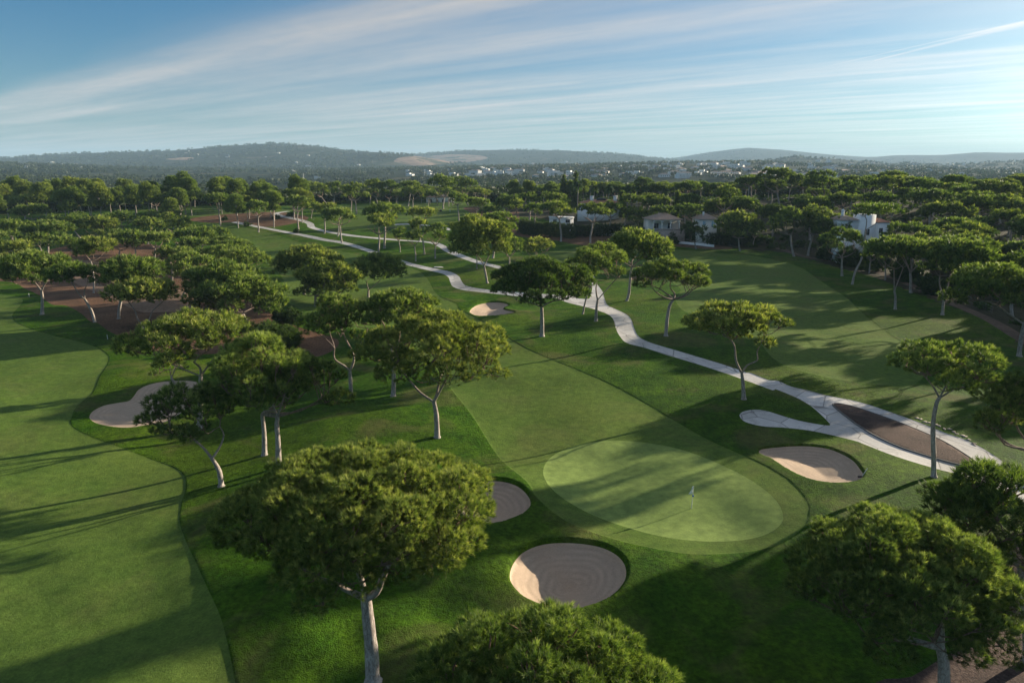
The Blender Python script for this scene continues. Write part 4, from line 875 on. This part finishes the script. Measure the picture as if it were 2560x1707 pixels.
# ------------------------------------------------------------------ villas
M['white'] = plain('white_render', (.86, .86, .85), .85, 0, .05, .5)
M['farwall'] = plain('offwhite_render', (.80, .78, .74), .9, 0, .12, .02)  # even off-white wall colour of the far houses
M['cream'] = plain('cream_render', (.80, .76, .69), .85, 0, .06, .5)
M['tile'] = plain('terracotta_tiles', (.42, .19, .12), .8, 0, .25, 2.5)
M['tile2'] = plain('weathered_tiles', (.40, .29, .23), .8, 0, .2, 2.5)
M['glass'] = plain('dark_glass', (.03, .035, .04), .15, 0, .1)
M['shutter'] = plain('blue_shutter', (.30, .48, .60), .6, 0, .05)
M['stone'] = plain('pink_stone', (.40, .33, .29), .9, 0, .2, 2)
M['metal'] = plain('grey_metal', (.35, .36, .37), .5, .5, .05)
def box(V, Fc, x0, x1, y0, y1, z0, z1):
    b = len(V); V += [(x, y, z) for z in (z0, z1) for y in (y0, y1) for x in (x0, x1)]
    Fc += [tuple(b+i for i in f) for f in ((0, 2, 3, 1), (4, 5, 7, 6), (0, 1, 5, 4), (2, 6, 7, 3), (0, 4, 6, 2), (1, 3, 7, 5))]
def boxes(name, lst, m, parent, bev=0.):
    V, Fc = [], []
    for b in lst: box(V, Fc, *b)
    o = link(name, mesh_np(name, np.array(V, float), np.array(Fc), m), parent)
    if bev: md = o.modifiers.new('bevel', 'BEVEL'); md.width = bev; md.segments = 2
    return o
def hip(name, x0, x1, y0, y1, z, h, m, parent, ov=.5, flat_end=False):
    x0 -= ov; x1 += ov; y0 -= ov; y1 += ov; d = (y1-y0)/2 if x1-x0 >= y1-y0 else (x1-x0)/2; ym = (y0+y1)/2; xm = (x0+x1)/2
    if x1-x0 >= y1-y0: r0, r1 = (x0+d, ym), (x1-d-.01, ym)
    else: r0, r1 = (xm, y0+d), (xm, y1-d-.01)
    V = [(x0, y0, z), (x1, y0, z), (x1, y1, z), (x0, y1, z), (x0, y0, z+.18), (x1, y0, z+.18), (x1, y1, z+.18), (x0, y1, z+.18), (*r0, z+h), (*r1, z+h)]
    me = bpy.data.meshes.new(name)
    side = [(4, 5, 9, 8), (5, 6, 9), (6, 7, 8, 9), (7, 4, 8)] if x1-x0 >= y1-y0 else [(4, 5, 8), (5, 6, 9, 8), (6, 7, 9), (7, 4, 8, 9)]
    me.from_pydata(V, [], [(0, 3, 2, 1), (0, 1, 5, 4), (1, 2, 6, 5), (2, 3, 7, 6), (3, 0, 4, 7)]+side); me.materials.append(m); me.update(); return link(name, me, parent)
def window(parent, x, z, w, h, y, shut=None):
    f = boxes('window', [(x-w/2-.12, x+w/2+.12, y-.06, y+.02, z-.12, z), (x-w/2-.12, x+w/2+.12, y-.06, y+.02, z+h, z+h+.12), (x-w/2-.12, x-w/2, y-.06, y+.02, z, z+h), (x+w/2, x+w/2+.12, y-.06, y+.02, z, z+h), (x-.03, x+.03, y-.05, y+.01, z, z+h)], M['white'], parent)
    boxes('pane', [(x-w/2, x+w/2, y-.03, y+.01, z, z+h)], M['glass'] if not shut else M[shut], f)
def villa_root(x, y, rz, label):
    o = new_tree('villa', x, y, label, 'house', 'villas'); o.rotation_euler = (0, 0, rz); return o
# red roofed white villa
y0 = 332; x0, zt = plane_hit(1503, 497, y0); v = villa_root(x0, y0, -.05, 'long white villa with low red roof and two square chimneys'); g = zt-v.location.z; hw = 9.6
boxes('wall', [(-hw, hw, 0, 10, -1, g-2.2)], M['white'], v); boxes('terrace', [(-hw-1.5, hw-6, -2.5, -.02, -1, g-4.6)], M['white'], v)
hip('roof', -hw, hw, 0, 10, g-2.2, 1.7, M['tile'], v)
for cx in (-4.2, 7): c = boxes('chimney', [(cx-.8, cx+.8, 3.2, 4.8, g-2.0, g+.9)], M['white'], v); boxes('cap', [(cx-1, cx+1, 3, 5, g+.903, g+1.15)], M['white'], c)
for wx in (-7, -3.5, 0, 3.5, 7): window(v, wx, g-4.6, 1.4, 1.4, 0)
boxes('solar_panel', [(-2, 2.5, 3.0, 3.1, g-.9, g+.3)], M['glass'], v)
# pool house
y0 = 296; x0, zt = plane_hit(1405, 540, y0); v = villa_root(x0, y0, 0, 'low white flat roofed pool house behind the hedge'); g = zt-v.location.z
boxes('wall', [(-5, 5, 0, 7, -1, g-.9)], M['white'], v); boxes('roof', [(-5.3, 5.3, -.3, 7.3, g-.897, g-.6)], M['white'], v); window(v, -3, g-2.8, 1.4, 1.3, 0); window(v, 2.5, g-2.8, 1.8, 1.3, 0)
# arched villa
y0 = 268; x0, zt = plane_hit(1668, 533, y0); v = villa_root(x0, y0, .12, 'cream villa with three white arches above a stone terrace'); g = zt-v.location.z; fl = g-6.4
boxes('wall', [(-6, 6, 3.2, 10, -1, g-2.6)], M['cream'], v); boxes('terrace', [(-7.5, 6.5, -3, 3.18, -1, fl)], M['stone'], v); boxes('parapet', [(-7.5, 6.5, -3, -2.7, fl+.003, fl+.7)], M['stone'], v)
hip('roof', -6, 6, 0, 10, g-2.6, 2.5, M['tile2'], v)
def arcade(parent, n, w, zb, zt, y, th, m):
    V, Fc = [], []; pier = .45; bay = w/n; 
    for i in range(n+1): box(V, Fc, -w/2+i*bay-pier/2, -w/2+i*bay+pier/2, y, y+th, zb, zt-1.35)
    me = [];
    for i in range(n):
        xa = -w/2+i*bay+pier/2; xb = xa+bay-pier; xm = (xa+xb)/2; r = (xb-xa)/2; N_ = 10; rise = 1.0; b = len(V)
        for k in range(N_+1):
            t = math.pi*k/N_; px_ = xm-r*math.cos(t); pz = zt-1.35+rise*math.sin(t)
            for yy in (y, y+th): V += [(px_, yy, pz), (px_, yy, zt)]
        for k in range(N_):
            q = b+k*4; Fc += [(q, q+4, q+5, q+1), (q+2, q+3, q+7, q+6), (q, q+2, q+6, q+4), (q+1, q+5, q+7, q+3)]
    for i in range(n+1): box(V, Fc, -w/2+i*bay-pier/2+.002, -w/2+i*bay+pier/2-.002, y, y+th, zt-1.352, zt)
    link('arcade', mesh_np('arcade', np.array(V, float), np.array(Fc), m), parent)
arcade(v, 3, 10.5, fl, g-2.6, 0, .4, M['cream']); window(v, -3, fl+.3, 1.8, 2, 3.2); window(v, 2.5, fl+.3, 1.8, 2, 3.2)
# villa with blue shutters
y0 = 262; x0, zt = plane_hit(1773, 533, y0); v = villa_root(x0, y0, .1, 'small villa with hipped tile roof and pale blue shutters'); g = zt-v.location.z
boxes('wall', [(-3.4, 3.4, 0, 8, -1, g-2.4)], M['cream'], v); hip('roof', -3.4, 3.4, 0, 8, g-2.4, 2.2, M['tile2'], v)
c = boxes('chimney', [(-1.6, -1.1, 2, 2.6, g-1.2, g+.4)], M['white'], v); window(v, -1.7, g-5.2, 1.0, 2.2, 0, 'shutter'); window(v, 1.9, g-5.2, 1.2, 2.2, 0, 'shutter')
# white tower villa
y0 = 224; x0, zt = plane_hit(2172, 537, y0); v = villa_root(x0, y0, .05, 'white villa with square tower and pointed chimney seen between the right hand pines'); g = zt-v.location.z
boxes('tower', [(-2.4, 2.6, 0, 5, -1, g)], M['white'], v); boxes('wing', [(2.602, 8.0, 1, 6, -1, g-2.6)], M['white'], v); boxes('porch', [(-9, -2.402, -1.2, 4, -1, g-4.6)], M['white'], v)
hip('roof', -9, -2.9, .8, 8, g-1.8, 1.6, M['tile2'], v, .3); boxes('wall', [(-9, -2.42, 1.2, 8, g-4.597, g-1.8)], M['white'], v); hip('wing_roof', 3.1, 8.0, 1, 6, g-2.6, 1.3, M['tile'], v, .3)
c = boxes('chimney', [(-7.2, -6.5, 3, 3.7, g-1.2, g+1.0)], M['white'], v); hip('cap', -7.2, -6.5, 3, 3.7, g+1.003, .7, M['white'], c, .12)
window(v, .2, g-6.5, 1.5, 1.9, 0, None); window(v, -5.2, g-6.2, 1.8, 1.2, -1.2); window(v, 5.3, g-6, 1.2, 1.6, 1)
# house behind the tee row
y0 = 452; x0, zt = plane_hit(1100, 486, y0); v = villa_root(x0, y0, 0, 'white house half hidden behind the pine row at the tee'); g = zt-v.location.z
boxes('wall', [(-9, 9, 0, 9, -1, g-2)], M['white'], v); hip('roof', -9, 9, 0, 9, g-2, 1.8, M['tile2'], v)
for wx in (-6, -2, 2, 6): window(v, wx, g-5, 1.6, 1.8, 0)
# low wall
def lowwall(px_pts, h, th, label, m):
    x, y = px2g([p[0] for p in px_pts], [p[1] for p in px_pts]); P = resample(np.stack([x, y], 1), False); t = np.gradient(P, axis=0); t /= np.linalg.norm(t, axis=1)[:, None]; nn = np.stack([-t[:, 1], t[:, 0]], 1)*th/2
    z = Hf(P[:, 0], P[:, 1]); A = P-nn; B = P+nn; n = len(P)
    V = np.concatenate([np.column_stack([A, z-.3]), np.column_stack([A, z+h]), np.column_stack([B, z+h]), np.column_stack([B, z-.3])]); Fc = []
    for i in range(n-1):
        for k in range(3): Fc.append((k*n+i, k*n+i+1, (k+1)*n+i+1, (k+1)*n+i))
    Fc += [(0, n, 2*n, 3*n), (n-1, 4*n-1, 3*n-1, 2*n-1)]
    return link('wall', mesh_np('wall', V, np.array(Fc), m))
w = lowwall([(1487, 586), (1536, 590), (1600, 597), (1650, 603), (1720, 611), (1785, 618)], .9, .35, '', M['white']); w.name = 'garden_wall'; props(w, 'low white wall along the foot of the long dark hedge', 'wall')
k_ = island; t = np.roll(k_, -1, 0)-np.roll(k_, 1, 0); t /= np.linalg.norm(t, axis=1)[:, None]; nn = np.stack([-t[:, 1], t[:, 0]], 1)
ar = .5*np.sum(k_[:, 0]*np.roll(k_[:, 1], -1)-np.roll(k_[:, 0], -1)*k_[:, 1]); nn *= (-1 if ar > 0 else 1)
z = H0(k_[:, 0], k_[:, 1]); n = len(k_); rings = [(0.0, -.1), (0.0, .10), (.14, .10), (.14, -.1)]
V = np.vstack([np.column_stack([k_+nn*a, z+b]) for a, b in rings]); Fc = [(r*n+i, r*n+(i+1) % n, (r+1)*n+(i+1) % n, (r+1)*n+i) for r in range(3) for i in range(n)]
M['edging'] = plain('dark_edging', (.16, .15, .14), .8)
props(link('kerb', mesh_np('kerb', V, np.array(Fc), M['edging'])), 'dark kerb enclosing the leaf shaped bark island', 'kerb')

# ------------------------------------------------------------------ small things
M['wpaint'] = plain('white_paint', (.8, .8, .8), .5, 0, .03); M['blue'] = plain('blue_cloth', (.03, .12, .42), .7, 0, .1); M['black'] = plain('black_rubber', (.02, .02, .02), .6)
M['pole'] = plain('pale_pole', (.75, .78, .70), .4, 0, .03); M['cloth'] = plain('white_cloth', (.85, .86, .84), .8, 0, .05)
def tube(name, pts, rad, m, parent=None, sides=8):
    tb = Tubes(); tb.add(pts, rad, sides, rough=0); return link(name, mesh_np(name, np.vstack(tb.V), np.vstack(tb.F), m, True), parent)
fx, fy_ = [float(q[0]) for q in px2g(1729, 1268)]; fl_ = new_tree('flagstick', fx, fy_, 'flagstick with drooping white flag standing in the oval green', 'flagstick')
tube('pole', np.array([(0, 0, -.1), (.02, 0, 1.1), (.045, 0, 2.25)]), [.036, .033, .03], M['pole'], fl_)
V = []; Fc = []
for i in range(9):
    for j in range(5):
        u_, w_ = i/8, j/4; V.append((.04-.36*w_*(.35+.65*u_)+.03*math.sin(u_*5+w_*6), .05*math.sin(w_*5+u_*3), 2.24-u_*.75-.10*w_))
Fc = [(i*5+j, i*5+j+1, i*5+j+6, i*5+j+5) for i in range(8) for j in range(4)]
o = link('flag', mesh_np('flag', np.array(V), np.array(Fc), M['cloth'], True), fl_); md = o.modifiers.new('solid', 'SOLIDIFY'); md.thickness = .012
boxes('marker', [(-.02, .13, -.06, .06, 1.2, 1.36)], M['blue'], fl_, .03)
tube('cup', np.array([(0, 0, .02), (0, 0, .06)]), [.06, .06], M['wpaint'], fl_, 12)
rx, ry = [float(q[0]) for q in px2g(2156, 1187)]; rk = new_tree('rake', rx, ry, 'rake with pale handle leaning on the rim of the right hand bunker', 'rake')
tube('handle', np.array([(0, 0, .1), (.35, .25, .45), (.7, .5, .75)]), [.035, .035, .035], M['pole'], rk)
boxes('head', [(-.42, .35, -.06, .04, .05, .14)]+[(-.4+i*.09, -.37+i*.09, -.05, -.01, -.04, .05) for i in range(9)], M['black'], rk)
for px, py, l in ((269, 848, 'small white stake on the grass below the bark ground'), (73, 742, 'small white stake at the left edge beside the bark ground')):
    x, y = [float(q[0]) for q in px2g(px, py)]; s_ = new_tree('stake', x, y, l, 'stake'); tube('post', np.array([(0, 0, 0), (0, 0, .45), (0, 0, .85)]), [.045, .045, .045], M['wpaint'], s_); tube('cap', np.array([(0, 0, .851), (0, 0, .9)]), [.055, .03], M['wpaint'], s_)
x, y = [float(q[0]) for q in px2g(1125, 529)]; s_ = new_tree('post', x, y, 'short pale post on the grass of the raised tee', 'post'); tube('shaft', np.array([(0, 0, 0), (0, 0, .7), (0, 0, 1.35)]), [.12, .12, .12], M['wpaint'], s_); tube('cap', np.array([(0, 0, 1.351), (0, 0, 1.5)]), [.2, .1], M['wpaint'], s_)
x, y = [float(q[0]) for q in px2g(1097, 668)]; s_ = link('slab', None) if False else boxes('slab', [(-1.5, 1.5, -1.1, 1.1, -.1, .06)], M['path'], None, .03); s_.location = (x, y, float(Hf(x, y)[0])); props(s_, 'flat pale concrete slab in the grass between the far paths', 'slab')
# golf cart
def cart(px, py, rz, label):
    x, y = [float(q[0]) for q in px2g(px, py)]; c = new_tree('golf_cart', x, y, label, 'golf cart'); c.rotation_euler = (0, 0, rz)
    boxes('body', [(-1.2, 1.15, -.58, .58, .32, .62), (.62, 1.2, -.5, .5, .623, .92), (-1.2, -.55, -.55, .55, .623, 1.0)], M['black'], c, .06)
    boxes('seat', [(-.5, .1, -.52, .52, .64, .85), (-.56, -.44, -.5, .5, .853, 1.3)], M['edging'], c, .04); boxes('roof', [(-.95, .85, -.62, .62, 1.86, 1.95)], M['black'], c, .03)
    for sx, sy in ((.75, -.5), (.75, .5), (-.85, -.5), (-.85, .5)): tube('pillar', np.array([(sx, sy, .9), (sx-.1, sy, 1.87)]), [.03, .03], M['metal'], c)
    for sx in (-.8, .8):
        for sy in (-.6, .6): wv = tube('wheel', np.array([(sx, sy-.1, .25), (sx, sy+.1, .25)]), [.25, .25], M['black'], c, 16); tube('hub', np.array([(sx, sy-.11, .25), (sx, sy+.11, .25)]), [.1, .1], M['metal'], wv, 10)
cart(1087, 528, .1, 'dark golf cart parked on the grass below the raised tee'); cart(1099, 529, 2.9, 'second dark golf cart, right behind the first one')
# stones along the path
rng = np.random.RandomState(5)
pts = smooth([(2292, 1046), (2320, 1058), (2350, 1066), (2384, 1079), (2412, 1094), (2440, 1112)], False, 3)
for i, (px, py) in enumerate(pts):
    x, y = [float(q[0]) for q in px2g(px+rng.randn()*2, py+rng.randn()*1.5)]; n = 9; a = np.sort(rng.rand(n))*6.28; r = .13+.2*rng.rand(n); zz = float(Hf(x, y)[0])-.03
    V = np.vstack([np.column_stack([r*np.cos(a)*1.3, r*np.sin(a), np.full(n, -.1)]), np.column_stack([r*.92*np.cos(a)*1.3, r*.92*np.sin(a), .07+.02*rng.rand(n)]), [[0, 0, .09]]])
    T = [(k, (k+1) % n, n+(k+1) % n) for k in range(n)]+[(k, n+(k+1) % n, n+k) for k in range(n)]+[(n+k, n+(k+1) % n, 2*n) for k in range(n)]
    o = link('stone', mesh_np('stone', V, np.array(T), M['stone'])); o.location = (x, y, zz); o.rotation_euler = (0, 0, .6); props(o, '%s flat stone along the outer edge of the concrete path' % (ORD[i] if i < 20 else 'last'), 'stone', 'flat stones beside the path')
# wire fence along the wood
x, y = px2g(*np.array([(1962, 617), (2005, 626), (2060, 640), (2125, 652), (2200, 672), (2260, 690), (2335, 722), (2410, 752), (2490, 790)]).T); P = resample(np.stack([x, y], 1), False)
d = np.concatenate([[0], np.cumsum(np.linalg.norm(np.diff(P, axis=0), axis=1))]); fr = new_tree('wire_fence', P[0][0], P[0][1], 'thin wire fence with slim posts along the edge of the wood', 'fence'); o0 = np.array(fr.location)
s_ = np.arange(0, d[-1], 3.6); X = np.interp(s_, d, P[:, 0]); Y = np.interp(s_, d, P[:, 1]); Zz = Hf(X, Y)
M['wood_post'] = plain('wood_post', (.16, .13, .10), .9)
for i in range(len(X)): tube('post', np.array([(X[i], Y[i], Zz[i]-.2), (X[i], Y[i], Zz[i]+1.6)])-o0, [.05, .05], M['wood_post'], fr, 6)
for h in (.4, .9, 1.45): tube('wire', np.column_stack([X, Y, Zz+h])-o0, [.012]*len(X), M['metal'], fr, 4)

# ------------------------------------------------------------------ far houses, masts, woods
def scr(o):
    x, y, z = o.location; d = 30-z-3; return 1280+F*x/(y*CP+d*SP)
def relabel(objs, base, zones, rows):
    b = {}
    for o in objs:
        px = scr(o); zn = next(z[1] for z in zones if px < z[0]); b.setdefault(zn, []).append(o)
    for zn, lst in b.items():
        lst.sort(key=lambda o: o.location.y); m = len(rows); n = len(lst)
        for r in range(m):
            row = sorted(lst[n*r//m:n*(r+1)//m], key=scr)
            for i, o in enumerate(row): o['label'] = ' '.join(('%s %s, %s row, %s' % (base, zn, rows[r], ordn(i, len(row)))).split()).replace(' ,', ',')
def grp(n): return [o for o in COL.objects if o.get('group') == n]
relabel(grp('umbrella pines of the dense wood'), 'umbrella pine', [(1560, 'behind the red roofed villa'), (1700, 'behind the arched villa'), (1850, 'above the domed pine'), (1990, 'left of the tower villa'), (2130, 'above the tower villa'), (2330, 'right of the tower villa'), (1e9, 'in the wood at right edge')], ('nearest', 'middle', 'farthest'))
relabel(grp('umbrella pines behind the raised tee'), 'umbrella pine', [(1000, 'behind the tee, left half'), (1e9, 'behind the tee, right half')], ('front', 'back'))
relabel(grp('tall pines on the far left'), 'tall slim pine', [(170, 'at the far left edge'), (340, 'in the left grove'), (500, 'in the middle grove'), (1e9, 'right end of the grove')], ('front', 'middle', 'back'))
relabel(grp('tall pines right of the tee'), 'tall grey green pine', [(1e9, 'right of the raised tee')], ('only',))
def house_mesh(kind, w, d, h):
    V, Fc = [], []; me = bpy.data.meshes.new('house'); box(V, Fc, -w/2, w/2, -d/2, d/2, -3, h); nb = len(Fc); mi = [0]*nb
    if kind == 0: box(V, Fc, -w/2, w*.1, -d/2-.01, d*.2, h+.003, h+2.6); mi += [0]*6
    else:
        b = len(V); o = .5; r = d/2+o; V += [(-w/2-o, -d/2-o, h+.01), (w/2+o, -d/2-o, h+.01), (w/2+o, d/2+o, h+.01), (-w/2-o, d/2+o, h+.01), (-w/2-o+r, 0, h+2.2), (w/2+o-r, 0, h+2.2)]
        Fc += [(b, b+1, b+5, b+4), (b+1, b+2, b+5), (b+2, b+3, b+4, b+5), (b+3, b, b+4), (b+3, b+2, b+1, b)]; mi += [1]*5
    for x in np.arange(-w/2+2, w/2-1, 3.2):
        for zz in ([1] if h < 5 else [1, 4.2]): box(V, Fc, x, x+1.3, -d/2-.05, -d/2+.02, zz, zz+1.5); mi += [2]*6
    me.from_pydata(V, [], Fc)
    for m in (M['farwall'], M['tile2'], M['glass']): me.materials.append(m)
    me.polygons.foreach_set('material_index', mi); me.update(); return me
HM = [house_mesh(k, w, d, h) for k, w, d, h in ((0, 18, 11, 4), (1, 16, 11, 4), (0, 24, 12, 6.5), (1, 20, 12, 6.5), (0, 14, 10, 6.5), (1, 28, 13, 5))]
rng = np.random.RandomState(11); HP = []
def town(n, x0, x1, y0, y1, label, group, s=1.0, gauss=False, dmin=1000):
    N_ = n*12; PX = rng.uniform(x0, x1, N_) if not gauss else np.clip(rng.normal((x0+x1)/2, (x1-x0)/4.5, N_), x0, x1); PY = rng.uniform(y0, y1, N_)
    X_, Y_ = px2g(PX, PY); Z_ = H0(X_, Y_); k = 0; made = []
    for x, y, z in zip(X_, Y_, Z_):
        if k >= n: break
        if y < dmin or y > 9000 or any((x-a)**2+(y-b)**2 < 26**2 for a, b in HP): continue
        HP.append((x, y)); o = link('house', HM[rng.randint(6)]); o.location = (x, y, z); q = s*rng.uniform(.8, 1.25)*(1 if y < 3500 else 1.3); o.scale = (q, q, q); o.rotation_euler = (0, 0, rng.uniform(-.7, .7)); props(o, label, 'house', group); k += 1; made.append(o)
    relabel(made, label, [(1e9, '')], ('nearest', 'middle', 'farthest') if n > 24 else ('nearer', 'farther'))
town(120, 1380, 2200, 402, 446, 'tiny white hillside town house', 'white houses of the hillside town', 1.05, True)
town(30, 1150, 1420, 412, 446, 'tiny white house below the quarry', 'white houses below the quarry')
town(20, 1000, 1250, 424, 448, 'white house above the centre pine row', 'white houses above the centre pines', .85, dmin=1400)
town(14, 0, 230, 396, 445, 'white house on the far left slope', 'white houses on the left slope', .55, dmin=2000)
town(10, 230, 900, 378, 402, 'tiny white house on the left hill', 'white houses on the left hill', .45)
town(10, 640, 960, 404, 448, 'white house on the plain left of the quarry', 'white houses left of the quarry', .7, dmin=1600)
town(26, 2060, 2560, 412, 450, 'faint white house in the hazy valley', 'hazy white houses on the right')
def mast(px, yt, yb, y0, w, label):
    x, zt = plane_hit(px, yt, y0); z0 = float(H0(np.array([x]), np.array([float(y0)]))[0]); H = zt-z0; m_ = bpy.data.objects.new('mast', None); COL.objects.link(m_); m_.location = (x, y0, z0); props(m_, label, 'mast')
    for sx in (-1, 1):
        for sy in (-1, 1): tube('leg', np.array([(sx*w, sy*w, -1), (sx*w*.15, sy*w*.15, H)]), [w*.13, w*.07], M['metal'], m_, 5)
    tb = Tubes()
    for t in np.linspace(.08, .95, 10):
        q = w*(1-.85*t); q2 = w*(1-.85*(t+.08))
        for a, b in (((-q, -q), (q2, -q2)), ((q, -q), (q2, q2)), ((q, q), (-q2, q2)), ((-q, q), (-q2, -q2))): tb.add(np.array([(a[0], a[1], H*t), (b[0], b[1], H*min(1, t+.08))]), [w*.06, w*.06], 4, rough=0)
    link('lattice', mesh_np('lattice', np.vstack(tb.V), np.vstack(tb.F), M['metal']), m_)
mast(758, 433, 458, 1300, 1.5, 'pale lattice mast left of centre above the trees'); mast(1061, 424, 452, 1500, 1.0, 'thin mast above the centre pine row'); mast(1124, 400, 420, 6600, 7, 'tower at the foot of the quarry'); mast(723, 350, 358, 5200, 4, 'aerial on the summit of the left hill'); mast(1354, 444, 456, 1400, .8, 'thin mast over the pines right of centre')

def far_woods():
    rng = np.random.RandomState(77); V, T, tt = [], [], []; nb = 0
    n = 30000; r = 470*np.exp(rng.rand(n)**.9*math.log(9500/470)); az = rng.uniform(-.86, .86, n); y = r*np.cos(az); x = r*np.sin(az)
    dn = fbm(x/260, y/260, 4, 5)+.35*fbm(x/60, y/60, 2, 6); keep = (dn > np.where(r < 800, -.4, np.where((az > .02) & (r < 4200), .02, -.07))) & ~inside(x, y, quarry)
    keep &= np.array([True]*n); hp = np.array(HP); 
    for i in np.where(keep)[0]:
        if ((hp[:, 0]-x[i])**2/200+(hp[:, 1]-(y[i]+12))**2/900 < 1).any(): keep[i] = False
    x, y, r = x[keep], y[keep], r[keep]; z = H0(x, y); m = len(x)
    R = rng.uniform(4, 8, m)*np.where(r > 3000, 1.3, 1); hh = rng.uniform(6, 13, m)*np.where(r > 900, .8, .55); k = 44
    for lo, hi, k in ((0, 900, 90), (900, 2000, 44), (2000, 1e9, 18)):
        s = np.where((r >= lo) & (r < hi))[0]; q = len(s)
        if not q: continue
        d = rng.randn(q, k, 3); d /= np.linalg.norm(d, axis=2)[..., None]; d[..., 2] = np.abs(d[..., 2])
        rr = R[s][:, None, None]; c = np.column_stack([x[s], y[s], z[s]+hh[s]*.45])[:, None, :] + d*rr*np.array([1, 1, 0])*.95*rng.uniform(.6, 1, (q, k, 1)) + d*np.array([0, 0, 1])*hh[s][:, None, None]*.55
        sz = rr*(.42 if k > 60 else .6 if k > 30 else .85); a = rng.randn(q, k, 3); b = rng.randn(q, k, 3)
        a = a/np.linalg.norm(a, axis=2)[..., None]*sz; b = b/np.linalg.norm(b, axis=2)[..., None]*sz
        P = np.stack([c, c+a, c+b], 2).reshape(-1, 3); V.append(P); T.append(np.arange(len(P)).reshape(-1, 3)+nb); nb += len(P)
        tt.append(np.repeat((.35+.3*rng.rand(q)), k*3))
    props(link('distant_woods', mesh_np('distant_woods', np.vstack(V), np.vstack(T), M['far'], False, np.concatenate(tt))), 'scrub and woods covering the plain and hills far away', None, None, 'stuff')
far_woods()
def undergrowth():
    rng = np.random.RandomState(88); n = 5200; x = rng.uniform(20, 420, n); y = rng.uniform(70, 480, n); d, sd = seg_dist(x, y, EDGE)
    k = (sd < 0) & (d > 4) & (x/y < 1.1) & (fbm(x/14, y/14, 3, 41) > -.12)
    for a, b, r in VILLAS: k &= (x-a)**2+(y-b)**2 > (r*.75)**2
    x, y = x[k], y[k]; z = Hf(x, y); m = len(x); R_ = rng.uniform(.9, 2.4, m); q = 26
    dd = rng.randn(m, q, 3); dd /= np.linalg.norm(dd, axis=2)[..., None]; dd[..., 2] = np.abs(dd[..., 2]); c = np.column_stack([x, y, z])[:, None]+dd*R_[:, None, None]*np.array([1, 1, .75])*rng.uniform(.5, 1, (m, q, 1))
    V, T, tt = tufts(c.reshape(-1, 3), (dd+[0, 0, .4]).reshape(-1, 3), .8, 3, .5, rng, .8, np.repeat(.2+.4*rng.rand(m), q))
    props(link('undergrowth', mesh_np('undergrowth', V, T, M['bush'], False, tt)), 'low green undergrowth beneath the pine wood on the right', None, None, 'stuff')
undergrowth()

# ------------------------------------------------------------------ the air
def build_haze():
    m = bpy.data.materials.new('haze'); m.use_nodes = True; nt = m.node_tree; nt.nodes.clear(); b = NB(nt)
    v = b.n('ShaderNodeVolumePrincipled', {'Color': (.50, .73, .97, 1), 'Density': HAZE, 'Anisotropy': 0.0})
    o = b.n('ShaderNodeOutputMaterial', {}); nt.links.new(v.outputs[0], o.inputs['Volume'])
    X, z0, z1 = 14500, -60, 390
    V = np.array([(x, y, z) for z in (z0, z1) for y in (-X, X) for x in (-X, X)], float)
    Fc = np.array([(0, 2, 3, 1), (4, 5, 7, 6), (0, 1, 5, 4), (2, 6, 7, 3), (0, 4, 6, 2), (1, 3, 7, 5)])
    o = link('haze', mesh_np('haze', V, Fc, m)); props(o, 'thin bluish haze over the far hills', None, None, 'stuff')
HAZE = 8e-5
build_haze()
